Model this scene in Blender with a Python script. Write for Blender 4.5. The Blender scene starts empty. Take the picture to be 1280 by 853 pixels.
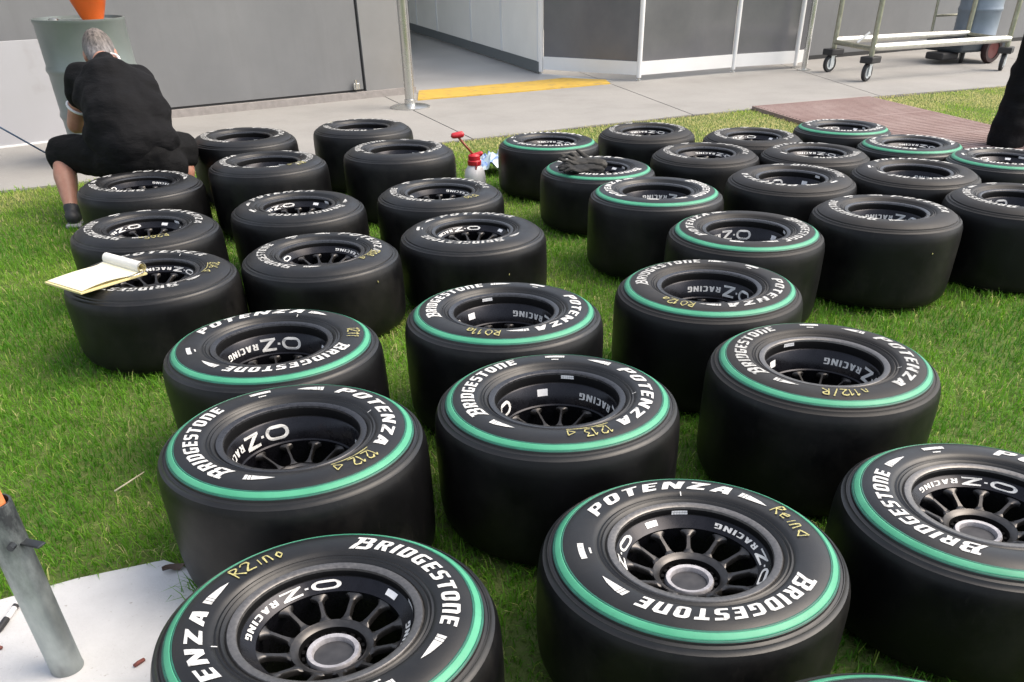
import bpy, bmesh, math, random
import numpy as np
from mathutils import Vector, Matrix, noise
from mathutils.geometry import tessellate_polygon
random.seed(7); rng = np.random.default_rng(11)
scene = bpy.context.scene
COL = scene.collection
R = math.radians
PI = math.pi

# ------------------------------------------------------------------ camera
cam_data = bpy.data.cameras.new('camera')
cam = bpy.data.objects.new('camera', cam_data); COL.objects.link(cam)
rt = Vector((0.99996402, -0.00524434, -0.00666791)); upv = Vector((0.00848316, 0.6181835, 0.78598803)); fw = Vector((0, 0.78601632, -0.61820575))
M = Matrix((( rt.x, upv.x, -fw.x, 0.0), (rt.y, upv.y, -fw.y, 0.0), (rt.z, upv.z, -fw.z, 1.31104), (0, 0, 0, 1)))
cam.matrix_world = M
cam_data.sensor_width = 36; cam_data.lens = 1044.72 * 36 / 1280
cam_data.shift_x = -29.0 / 1280; cam_data.shift_y = 325.1 / 1280
cam_data.clip_start = 0.05; cam_data.clip_end = 600
scene.camera = cam

# ------------------------------------------------------------------ world, sun, exposure
SUN_AZ, SUN_EL = 2, 50          # azimuth counter-clockwise from +X
world = bpy.data.worlds.new('World'); scene.world = world; world.use_nodes = True
wn = world.node_tree.nodes; wl = world.node_tree.links
sky = wn.new('ShaderNodeTexSky'); sky.sky_type = 'NISHITA'; sky.sun_disc = False
sky.sun_elevation = R(SUN_EL); sky.sun_rotation = R(90 - SUN_AZ)
sky.dust_density = 3.0; sky.air_density = 1.0
bg = wn['Background']; bg.inputs['Strength'].default_value = 0.15
hs = wn.new('ShaderNodeHueSaturation'); hs.inputs['Saturation'].default_value = .48      # thin bright overcast: a paler sky all round
wl.new(sky.outputs[0], hs.inputs['Color']); wl.new(hs.outputs[0], bg.inputs['Color'])
sd = bpy.data.lights.new('sun', 'SUN'); sd.energy = 1.5; sd.angle = R(45); sd.color = (1.0, 0.84, 0.65)
sun = bpy.data.objects.new('sun', sd); COL.objects.link(sun)
sdir = Vector((math.cos(R(SUN_EL)) * math.cos(R(SUN_AZ)), math.cos(R(SUN_EL)) * math.sin(R(SUN_AZ)), math.sin(R(SUN_EL))))
sun.rotation_euler = sdir.to_track_quat('Z', 'Y').to_euler(); sun.location = sdir * 30
vs = scene.view_settings
vs.view_transform = 'Standard'; vs.look = 'None'; vs.exposure = 1.1; vs.gamma = 1.0; vs.use_curve_mapping = False

# ------------------------------------------------------------------ helpers
def lin(c):  # sRGB 0-255 -> linear
    return tuple(((x / 255) / 12.92 if x / 255 <= .04045 else (((x / 255) + .055) / 1.055) ** 2.4) for x in c)

class Mat:
    def __init__(s, name, color, rough=.6, metal=0., spec=.5):
        s.m = bpy.data.materials.new(name); s.m.use_nodes = True
        s.nt = s.m.node_tree; s.b = s.nt.nodes['Principled BSDF']
        s.b.inputs['Base Color'].default_value = (*color[:3], 1); s.b.inputs['Roughness'].default_value = rough
        s.b.inputs['Metallic'].default_value = metal; s.b.inputs['Specular IOR Level'].default_value = spec
        s.tc = None
    def coord(s, kind='Object'):
        if s.tc is None: s.tc = s.nt.nodes.new('ShaderNodeTexCoord')
        return s.tc.outputs[kind]
    def noise(s, scale, detail=4, rough=.6, vec=None, stretch=None, kind='Object'):
        n = s.nt.nodes.new('ShaderNodeTexNoise'); n.inputs['Scale'].default_value = scale
        n.inputs['Detail'].default_value = detail; n.inputs['Roughness'].default_value = rough
        src = s.coord(kind)
        if stretch:
            mp = s.nt.nodes.new('ShaderNodeMapping'); mp.inputs['Scale'].default_value = stretch
            s.nt.links.new(src, mp.inputs[0]); src = mp.outputs[0]
        s.nt.links.new(src, n.inputs['Vector']); return n.outputs['Fac']
    def ramp(s, fac, stops):
        r = s.nt.nodes.new('ShaderNodeValToRGB'); s.nt.links.new(fac, r.inputs[0])
        e = r.color_ramp.elements
        while len(e) < len(stops): e.new(.5)
        for el, (p, c) in zip(e, stops):
            el.position = p; el.color = (*c, 1) if len(c) == 3 else c
        return r.outputs[0]
    def mix(s, fac, a, b, mode='MIX'):
        n = s.nt.nodes.new('ShaderNodeMix'); n.data_type = 'RGBA'; n.blend_type = mode
        for sock, val in ((n.inputs[0], fac), (n.inputs[6], a), (n.inputs[7], b)):
            if hasattr(val, 'is_linked'): s.nt.links.new(val, sock)
            else: sock.default_value = val if isinstance(val, (int, float)) else (*val, 1)
        return n.outputs[2]
    def color(s, out): s.nt.links.new(out, s.b.inputs['Base Color']); return s
    def rough(s, out): s.nt.links.new(out, s.b.inputs['Roughness']); return s
    def maprange(s, fac, a, b):
        n = s.nt.nodes.new('ShaderNodeMapRange'); s.nt.links.new(fac, n.inputs[0])
        n.inputs[1].default_value = .25; n.inputs[2].default_value = .75
        n.inputs[3].default_value = a; n.inputs[4].default_value = b; return n.outputs[0]
    def bump(s, fac, strength=.3, dist=.002):
        n = s.nt.nodes.new('ShaderNodeBump'); n.inputs['Strength'].default_value = strength; n.inputs['Distance'].default_value = dist
        s.nt.links.new(fac, n.inputs['Height']); s.nt.links.new(n.outputs[0], s.b.inputs['Normal']); return s

def simple(name, color, rough=.6, metal=0., var=.15, scale=20, spec=.5, bump=0, kind='Object'):
    m = Mat(name, color, rough, metal, spec)
    f = m.noise(scale, kind=kind)
    lo = tuple(c * (1 - var) for c in color); hi = tuple(min(1, c * (1 + var)) for c in color)
    m.color(m.ramp(f, [(.3, lo), (.7, hi)])); m.rough(m.maprange(f, max(.05, rough - .08), min(1, rough + .08)))
    if bump: m.bump(m.noise(scale * 6, 3), bump, .001)
    return m.m

def obj(name, me, mat, parent=None, smooth=None, **tags):
    o = bpy.data.objects.new(name, me); COL.objects.link(o)
    if mat is not None and not me.materials: me.materials.append(mat)
    if parent is not None: o.parent = parent
    for k, v in tags.items(): o[k] = v
    return o

def mesh(name, verts, faces, smooth=False, auto=None):
    me = bpy.data.meshes.new(name); me.from_pydata([tuple(v) for v in verts], [], faces); me.update()
    if smooth: me.shade_smooth()
    if auto is not None: me.shade_smooth(); me.set_sharp_from_angle(angle=R(auto))
    return me

def empty(name, loc=(0, 0, 0), rz=0, **tags):
    o = bpy.data.objects.new(name, None); COL.objects.link(o); o.location = loc; o.rotation_euler = (0, 0, rz)
    o.empty_display_size = .05
    for k, v in tags.items(): o[k] = v
    return o

class MB:
    """collects shapes into one mesh"""
    def __init__(s): s.v = []; s.f = []
    def add(s, v, f):
        n = len(s.v); s.v += [tuple(p) for p in v]; s.f += [tuple(i + n for i in q) for q in f]; return s
    def box(s, c, d, rz=0, bev=0):
        bm = bmesh.new(); bmesh.ops.create_cube(bm, size=1)
        for p in bm.verts: p.co = Vector((p.co.x * d[0], p.co.y * d[1], p.co.z * d[2]))
        if bev: bmesh.ops.bevel(bm, geom=bm.edges[:], offset=bev, segments=2, affect='EDGES', profile=.5)
        rot = Matrix.Rotation(rz, 3, 'Z'); bm.verts.index_update()
        s.add([rot @ p.co + Vector(c) for p in bm.verts], [[q.index for q in f.verts] for f in bm.faces]); bm.free(); return s
    def tube(s, pts, r, n=12, cap=True):
        pts = [Vector(p) for p in pts]; rs = r if isinstance(r, (list, tuple)) else [r] * len(pts)
        v = []; f = []; up = None
        for i, p in enumerate(pts):
            t = (pts[min(i + 1, len(pts) - 1)] - pts[max(i - 1, 0)]).normalized()
            if up is None: up = t.orthogonal().normalized()
            up = (up - t * up.dot(t)).normalized(); w = t.cross(up)
            for k in range(n):
                a = 2 * PI * k / n; v.append(p + rs[i] * (math.cos(a) * up + math.sin(a) * w))
        for i in range(len(pts) - 1):
            for k in range(n): f.append((i * n + k, i * n + (k + 1) % n, (i + 1) * n + (k + 1) % n, (i + 1) * n + k))
        if cap: f.append(tuple(range(n - 1, -1, -1))); f.append(tuple((len(pts) - 1) * n + k for k in range(n)))
        return s.add(v, f)
    def lathe(s, prof, n=48, c=(0, 0, 0), closed=False):
        v = []; f = []; m = len(prof)
        for (r, z) in prof:
            for k in range(n):
                a = 2 * PI * k / n; v.append((c[0] + r * math.cos(a), c[1] + r * math.sin(a), c[2] + z))
        for i in range(m if closed else m - 1):
            j = (i + 1) % m
            for k in range(n): f.append((i * n + k, i * n + (k + 1) % n, j * n + (k + 1) % n, j * n + k))
        return s.add(v, f)
    def prism(s, poly, z0, z1):
        n = len(poly); v = [(x, y, z0) for x, y in poly] + [(x, y, z1) for x, y in poly]
        f = [tuple(range(n - 1, -1, -1)), tuple(range(n, 2 * n))] + [(i, (i + 1) % n, n + (i + 1) % n, n + i) for i in range(n)]
        return s.add(v, f)
    def xform(s, mat): s.v = [tuple(mat @ Vector(p)) for p in s.v]; return s
    def build(s, name, mat, parent=None, smooth=False, auto=None, **tags):
        return obj(name, mesh(name, s.v, s.f, smooth, auto), mat, parent, **tags)

def hsh(i): return math.modf(math.sin(i * 12.9898) * 43758.5453)[0]

# ------------------------------------------------------------------ materials
def rubber(name, base, rough, spec=.27):
    m = Mat(name, base, rough, spec=spec)
    f = m.noise(7, 6, .65); f2 = m.noise(90, 3, .6, stretch=(1, 1, .25))
    c = m.ramp(f, [(.3, tuple(c * .75 for c in base)), (.55, base), (.78, tuple(c * 1.5 for c in base))])
    dust = m.ramp(f2, [(.62, (0, 0, 0)), (.85, (1, 1, 1))])
    smear = m.ramp(m.noise(3.2, 9, .72), [(.48, (0, 0, 0)), (.74, (.55, .55, .55))])
    c = m.mix(smear, c, (.026, .0235, .0205))
    m.color(m.mix(m.mix(.3, (0, 0, 0), dust), c, (.035, .032, .028)))
    m.rough(m.maprange(f, rough - .1, rough + .1)); m.bump(m.noise(260, 2), .18, .0006); return m.m
M_RUB = rubber('tyre_rubber', (.0030, .0030, .0034), .43); M_SIDE = rubber('sidewall_rubber', (.0058, .0056, .0058), .42, .5); M_RUBD = rubber('dusty_tyre_rubber', (.022, .0205, .0195), .52)
m = Mat('green_band', (.12, .52, .36), .5); f = m.noise(45, 5); f2 = m.noise(9, 3)
m.color(m.mix(m.ramp(f, [(.55, (0, 0, 0)), (.8, (.35, .35, .35))]), m.ramp(f2, [(.3, (0.04524, 0.2808, 0.156)), (.7, (0.07176, 0.3432, 0.2028))]), (0.0468, 0.156, 0.117))); M_GREEN = m.m
m = Mat('green_edge', (.01, .12, .08), .5); m.color(m.ramp(m.noise(30), [(.3, (.008, .08, .055)), (.7, (.015, .13, .09))])); M_GEDGE = m.m
m = Mat('white_paint', (0.6375, 0.6375, 0.612), .55); f = m.noise(46.75, 5.1, 0.595); m.color(m.ramp(f, [(.30, (0.255, 0.255, 0.2465)), (.42, (0.578, 0.578, 0.561)), (.8, (0.697, 0.697, 0.68))])); M_WHITE = m.m
m = Mat('white_paint_scuffed', (0.48, 0.48, 0.464), .6); f = m.noise(48, 4.8, 0.56); m.color(m.ramp(f, [(.36, (0.096, 0.096, 0.096)), (.48, (0.44, 0.44, 0.424)), (.8, (0.576, 0.576, 0.56))])); M_WHITE2 = m.m
M_STICK = simple('sticker_paper', (.8, .8, .8), .4, var=.06, scale=60)
m = Mat('yellow_chalk', (0.434, 0.392, 0.14), .8); f = m.noise(220, 4); m.color(m.ramp(f, [(.3, (0.245, 0.217, 0.084)), (.6, (0.49, 0.448, 0.182))])); M_CHALK = m.m
def metal(name, c, rough, metalv=1., scale=40, var=.2):
    m = Mat(name, c, rough, metalv); f = m.noise(scale, 5, stretch=(1, 1, 1))
    m.color(m.ramp(f, [(.3, tuple(x * (1 - var) for x in c)), (.7, tuple(min(1, x * (1 + var)) for x in c))]))
    m.rough(m.maprange(f, max(.08, rough - .08), rough + .1)); return m.m
M_RIMD = metal('dark_magnesium', (.012, .012, .016), .27, .6)
M_RIMF = metal('satin_graphite', (.075, .072, .071), .34, .88)
M_LIPL = metal('machined_lip', (.17, .163, .158), .40, .85, 120)
M_LIPD = metal('dark_lip', (.07, .07, .075), .3, .85, 90)
M_NUT = metal('alloy_nut', (.45, .44, .46), .5, .5, 90)
M_NUTC = metal('nut_centre', (.07, .07, .075), .5, .6)
M_BLACK = simple('recess_shade_black', (.0035, .0035, .004), .75, spec=.12)  # shade under the rim lip and in the hub, put into the colour

# ------------------------------------------------------------------ the ground
m = Mat('lawn_soil', (.03, .045, .012), 1.0, spec=.1)
f = m.noise(1.3, 5); f2 = m.noise(38, 5)
m.color(m.mix(m.ramp(f2, [(.35, (0, 0, 0)), (.65, (1, 1, 1))]), m.ramp(f, [(.35, (.06, .12, .02)), (.65, (.12, .17, .04))]), (.14, .17, .06)))
m.bump(f2, 1, .02); M_SOIL = m.m
n = 40; XS = np.linspace(-300, 300, n + 1)
gme = mesh('lawn_ground', [(-300, -300, 0), (300, -300, 0), (300, 300, 0), (-300, 300, 0)], [(0, 1, 2, 3)])
obj('lawn_ground', gme, M_SOIL, kind='structure')

# edge between lawn and concrete apron
EDGE = [(-60, -26.0), (-6.0, 4.86), (-3.64, 6.22), (-3.36, 6.36), (-.44, 8.04), (.63, 8.68), (1.84, 9.33), (3.84, 10.36), (5.3, 10.98), (9.5, 12.9), (60, 36)]
EX = np.array([p[0] for p in EDGE]); EY = np.array([p[1] for p in EDGE])
def edge_y(x): return np.interp(x, EX, EY)

m = Mat('concrete', (.46, .44, .42), .85, spec=.25)
f = m.noise(1.1, 7, .65); f2 = m.noise(60, 4); f3 = m.noise(5, 5)
c = m.ramp(f, [(.28, (0.2508, 0.2432, 0.2318)), (.5, (0.304, 0.2964, 0.2812)), (.75, (0.342, 0.3306, 0.3154))])
c = m.mix(m.ramp(f2, [(.3, (.25, .25, .25)), (.6, (0, 0, 0))]), c, (0.228, 0.2128, 0.1976))
c = m.mix(m.ramp(f3, [(.6, (0, 0, 0)), (.8, (.28, .28, .28))]), c, (0.2508, 0.228, 0.2052))
m.color(c); m.bump(f2, .35, .003); M_CONC = m.m
M_JOINT = simple('joint_filler', (.09, .085, .08), .9)
m = Mat('pale_slab', (.62, .62, .61), .8, spec=.3)
f = m.noise(3, 7, .7); f2 = m.noise(75, 5, .7)
c = m.ramp(f, [(.3, (0.456, 0.456, 0.456)), (.6, (0.5472, 0.5472, 0.5472)), (.8, (0.5852, 0.5852, 0.5852))])
m.color(m.mix(m.ramp(f2, [(.62, (0, 0, 0)), (.74, (.8, .8, .8))]), c, (.27, .24, .21))); m.bump(m.noise(120, 4), .5, .002); M_SLAB = m.m

joints = [((-5.3, 7.7), (-4.55, 5.7)), ((-1.25, 9.75), (-.5, 8.0)), ((.95, 11.43), (1.55, 9.18)), ((3.42, 12.9), (3.72, 10.3)), ((6.6, 14.6), (6.9, 11.7))]
pv = empty('pavement', kind='structure')
base = MB(); bp = [(x, y) for x, y in EDGE[1:-1]]
base.prism([(-6, 4.86)] + [(x, float(edge_y(x))) for x in (-3.64, -.44, 1.84, 5.3, 9.5)] + [(9.5, 26), (-6, 26)], -.08, .004)
base.build('joint_bed', M_JOINT, pv)
def jline(j, y=None):
    (x0, y0), (x1, y1) = j; d = Vector((x0 - x1, y0 - y1)).normalized(); return Vector((x1, y1)), d
bounds = [(-9.0, Vector((-.35, .94)))] + [(None, None)] * 5 + [(10.5, Vector((-.1, .99)))]
lines = [(Vector((-9, float(edge_y(-9)))), Vector((-.35, .94)))] + [jline(j) for j in joints] + [(Vector((12, float(edge_y(12)))), Vector((-.1, .99)))]
for i in range(len(lines) - 1):
    a, da = lines[i]; b, db = lines[i + 1]
    g = .006 if i else 0
    xa = a.x + g; xb = b.x - .006
    near = [(xa, float(edge_y(xa)))] + [(x, float(edge_y(x))) for x in EX if xa + .05 < x < xb - .05] + [(xb, float(edge_y(xb)))]
    near = [(x, y + .012 * math.sin(x * 9)) for x, y in near]
    fb = (xb + db.x * 15, near[-1][1] + db.y * 15); fa = (xa + da.x * 15, near[0][1] + da.y * 15)
    MB().prism(near + [fb, fa], -.06, .012).build('concrete_slab', M_CONC, pv)

# pale slab by the pole, front left
slab = MB().prism([(-4.0, .2), (-.62, .2), (-.62, 1.0), (-.80, 1.55), (-.87, 1.78), (-1.0, 1.845), (-1.2, 1.765), (-1.36, 1.675), (-1.8, 1.5), (-4.0, .55)], -.08, .012)
slab.build('pale_concrete_slab', M_SLAB, kind='structure')

# rubber matting
m = Mat('brown_matting', (.17, .105, .095), .8, spec=.3); f = m.noise(2.2, 6); f2 = m.noise(70, 3)
m.color(m.mix(m.ramp(f2, [(.35, (.35, .35, .35)), (.6, (0, 0, 0))]), m.ramp(f, [(.3, (0.2295, 0.153, 0.1403)), (.7, (0.323, 0.2465, 0.2295))]), (0.153, 0.1062, 0.09775)))
M_MAT = m.m
ma, mb_ = Vector((2.19, 9.52)), Vector((3.54, 10.12)); md = Vector((.27, -.963)).normalized()
mlabels = ['reddish brown ribbed rubber mat next to the concrete apron', 'brown rubber mat between two other mats beside the lawn', 'brown rubber mat running in under the green-striped wheels']
for k in range(3):
    L0, L1 = k * 1.02, k * 1.02 + 1.01
    ac = mb_ - ma; W_ = ac.length; ac.normalize()
    root = empty('rubber_mat', (ma.x, ma.y, 0), label=mlabels[k], category='mat', group='rubber mats on the lawn')
    q = [ac * 0 + md * L0, ac * W_ + md * L0, ac * W_ + md * L1, ac * 0 + md * L1]
    MB().prism([(p.x, p.y) for p in reversed(q)], .0, .034).build('mat_body', M_MAT, root)
    rb = MB(); nr = 16
    for i in range(nr):
        s0 = L0 + .02 + (L1 - L0 - .04) * i / nr; s1 = s0 + .035
        q = [ac * .02 + md * s0, ac * (W_ - .02) + md * s0, ac * (W_ - .02) + md * s1, ac * .02 + md * s1]
        rb.prism([(p.x, p.y) for p in reversed(q)], .033, .038)
    rb.build('rib', M_MAT, root)

# ------------------------------------------------------------------ building
m = Mat('grey_cladding', (.27, .27, .265), .55, spec=.35); f = m.noise(1.5, 6, .6); f2 = m.noise(9, 4, stretch=(1, 1, .15))
m.color(m.mix(m.ramp(f2, [(.5, (0, 0, 0)), (.8, (.3, .3, .3))]), m.ramp(f, [(.3, (0.1672, 0.171, 0.1748)), (.7, (0.2037, 0.2067, 0.209))]), (0.1444, 0.1444, 0.1444))); m.bump(m.noise(120, 2), .1, .001); M_WALL = m.m
M_WALL2 = simple('light_grey_cladding', (0.2204, 0.2204, 0.2181), .5, var=.06, scale=3)
M_PLINTH = simple('plinth_concrete', (0.2888, 0.266, 0.2508), .9, var=.15, scale=18)
M_TRIM = simple('dark_seal', (.03, .03, .03), .7)
M_ALU = metal('aluminium_frame', (.74, .74, .73), .5, .1, 2, .05)
M_STEEL = metal('brushed_steel', (.6, .6, .58), .26, .95, 2.5, .06)
M_GLASS = Mat('tinted_panel', (.06, .06, .065), .16, spec=.6)
f = M_GLASS.noise(2, 5); M_GLASS.color(M_GLASS.ramp(f, [(.3, (.11, .11, .12)), (.7, (.14, .14, .147))])); M_GLASS.rough(M_GLASS.maprange(f, .12, .24)); M_GLASS = M_GLASS.m
M_PANELW = simple('white_partition', (.84, .81, .74), .45, var=.04, scale=2)
M_SKIRT = simple('dark_skirting', (.11, .12, .12), .6)
m = Mat('painted_floor', (.32, .33, .35), .28, spec=.5); f = m.noise(1.4, 6); m.color(m.ramp(f, [(.3, (.33, .325, .32)), (.7, (.40, .395, .385))])); m.rough(m.maprange(f, .3, .42)); M_FLOOR = m.m
m = Mat('yellow_floor_paint', (0.5472, 0.3496, 0.0456), .6); f = m.noise(10.64, 4.56, 0.532); m.color(m.ramp(f, [(.28, (0.342, 0.2508, 0.1064)), (.42, (0.532, 0.342, 0.0532)), (.7, (0.5928, 0.3952, 0.0608))])); M_YEL = m.m

def wall_piece(name, a, b, z0, z1, th, mat, parent, off=0):
    """vertical slab whose front face runs from a to b (seen from the lawn), thickness going back"""
    a = Vector(a); b = Vector(b); d = (b - a).normalized(); nrm = Vector((-d.y, d.x))
    a2 = a + nrm * off; b2 = b + nrm * off
    return MB().prism([tuple(a2), tuple(b2), tuple(b2 + nrm * th), tuple(a2 + nrm * th)], z0, z1).build(name, mat, parent)

bl = empty('garage_building', (0, 0, 0), label='long grey garage building with a wide flush door behind the crouching man', category='building')
wA, wB, wC = (-8.6, 5.59), (-1.80, 10.48), (-1.30, 10.84)
wall_piece('plinth', wA, wC, .0, .075, .4, M_PLINTH, bl, -.05)
wall_piece('door_panel', wA, wB, .095, 2.6, .06, M_WALL, bl)
wall_piece('door_seal', wA, wB, .06, .10, .08, M_TRIM, bl, .012)
dd = (Vector(wC) - Vector(wB)).normalized()
wall_piece('door_gap', tuple(Vector(wB)), tuple(Vector(wB) + dd * .03), .08, 2.6, .1, M_TRIM, bl, .02)
wall_piece('wall', tuple(Vector(wB) + dd * .03), wC, .075, 3.1, .3, M_WALL2, bl, -.012)
wall_piece('wall_header', wA, wB, 2.6, 3.1, .3, M_WALL2, bl, -.01)
b_ = MB().box((-1.86, 10.40, .13), (.07, .03, .06), .62, .006); b_.tube([(-1.86, 10.385, .10), (-1.86, 10.385, .19)], .012)
b_.build('door_bolt', M_STEEL, bl)
# garage interior
gi = MB().prism([(-1.34, 10.75), (.98, 11.72), (.16, 12.44), (-2.3, 19.4), (-8, 19.4), (-5, 13)], .0, .018)
gi.build('garage_floor', M_FLOOR, kind='structure')
ye = MB().prism([(-1.20, 10.25), (-.05, 10.86), (.93, 11.44), (.90, 11.78), (.4, 11.97), (-.08, 11.62), (-1.26, 10.95)], .0, .0225)
ye.build('yellow_line', M_YEL, kind='structure')
pw = empty('partition_wall', (.1, 12.4, 0), label='white panelled partition wall running back inside the garage', category='partition')
p0, p1 = Vector((.10, 12.42)), Vector((-2.3, 19.3)); dv = (p1 - p0); Lw = dv.length; dv.normalize()
cuts = [0, 1.5, 3.0, 5.1, 6.6, Lw]
def local_wall(name, s0, s1, z0, z1, t0, t1, mat, par):
    nrm = Vector((dv.y, -dv.x))
    q = [p0 + dv * s0 + nrm * t0, p0 + dv * s0 + nrm * t1, p0 + dv * s1 + nrm * t1, p0 + dv * s1 + nrm * t0]
    return MB().prism([(p.x - .1, p.y - 12.4) for p in q], z0, z1).build(name, mat, par)
for i in range(5):
    local_wall('panel', cuts[i] + .03, cuts[i + 1] - .03, .15, 2.6, 0, .04, M_PANELW, pw)
    local_wall('skirting', cuts[i] + .0, cuts[i + 1], .03, .15, -.006, .05, M_SKIRT, pw)
    local_wall('post', cuts[i] - .03, cuts[i] + .03, .15, 2.6, -.012, .05, M_ALU, pw)
bw = empty('rear_wall', (-5, 19.4, 0), label='dim rear wall deep inside the open garage', category='wall')
MB().box((1.0, .1, 1.4), (9, .2, 2.8)).build('wall_panel', M_WALL, bw)
MB().box((0, -2.0, 2.72), (8.5, 5.0, .12)).build('shade_ceiling_panel', M_WALL2, bw)  # unseen partial ceiling, added to darken the deep end of the garage

# tinted booth
bt = empty('glazed_booth', (0, 0, 0), label='dark tinted booth panels in a pale aluminium frame beside the yellow line', category='booth')
P = [Vector((.13, 12.39)), Vector((1.29, 11.70)), Vector((2.56, 12.45)), Vector((3.44, 12.83)), Vector((3.62, 13.0))]
def seg_box(a, b, z0, z1, th, t_off, name, mat, s0=0, s1=None):
    d = (b - a).normalized(); nr = Vector((-d.y, d.x)); a2 = a + d * s0; b2 = b - d * (s1 if s1 is not None else s0)
    q = [a2 + nr * t_off, b2 + nr * t_off, b2 + nr * (t_off + th), a2 + nr * (t_off + th)]
    return MB().prism([tuple(p) for p in q], z0, z1).build(name, mat, bt)
for i in range(4):
    a, b = P[i], P[i + 1]
    seg_box(a, b, .20, 2.5, .012, .02, 'tinted_panel', M_GLASS, .03)
    seg_box(a, b, .07, .205, .05, .0, 'bottom_rail', M_ALU, .032)
    seg_box(a, b, 2.5, 2.58, .05, .0, 'top_rail', M_ALU, .032)
for i, p in enumerate(P):
    MB().lathe([(0, .045), (.029, .045), (.029, 2.6), (0, 2.6)], 12, (p.x, p.y + .02, 0)).build('post', M_ALU, bt, auto=40)
    MB().lathe([(0, .012), (.03, .012), (.03, .02), (.012, .026), (.012, .05), (0, .05)], 12, (p.x, p.y + .02, 0)).build('foot', M_STEEL, bt, auto=40)
# back wall behind the trolley
rw = empty('rear_grey_wall', (0, 0, 0), label='plain mid grey wall standing behind the steel trolley', category='wall')
wall_piece('wall_face', (3.35, 13.5), (9.5, 17.3), .055, 3.0, .25, M_WALL, rw)
wall_piece('wall_foot', (3.35, 13.5), (9.5, 17.3), .0, .06, .25, M_TRIM, rw, -.01)
# slim steel post beside the booth
ps = empty('steel_post', (3.50, 12.62, .012), label='slim bright steel post with foot plate at the booth end', category='post')
MB().tube([(0, 0, 0), (0, 0, 2.4)], .032, 14).build('tube', M_STEEL, ps, auto=40)
MB().lathe([(0, 0), (.09, 0), (.09, .012), (0, .012)], 20).build('foot_plate', M_STEEL, ps, auto=40)
# stanchion
st = empty('barrier_stanchion', (-1.225, 9.78, .012), label='shiny steel stanchion pole on a round base at the garage opening', category='stanchion')
MB().lathe([(0, .0), (.2, 0), (.2, .012), (.17, .022), (.05, .034), (0, .034)], 40).build('base', M_STEEL, st, auto=35)
MB().lathe([(.0, .03), (.055, .03), (.055, .07), (.046, .075), (.046, 1.25), (.05, 1.26), (.05, 1.33), (0, 1.33)], 28).build('pole', M_STEEL, st, auto=35)

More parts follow.
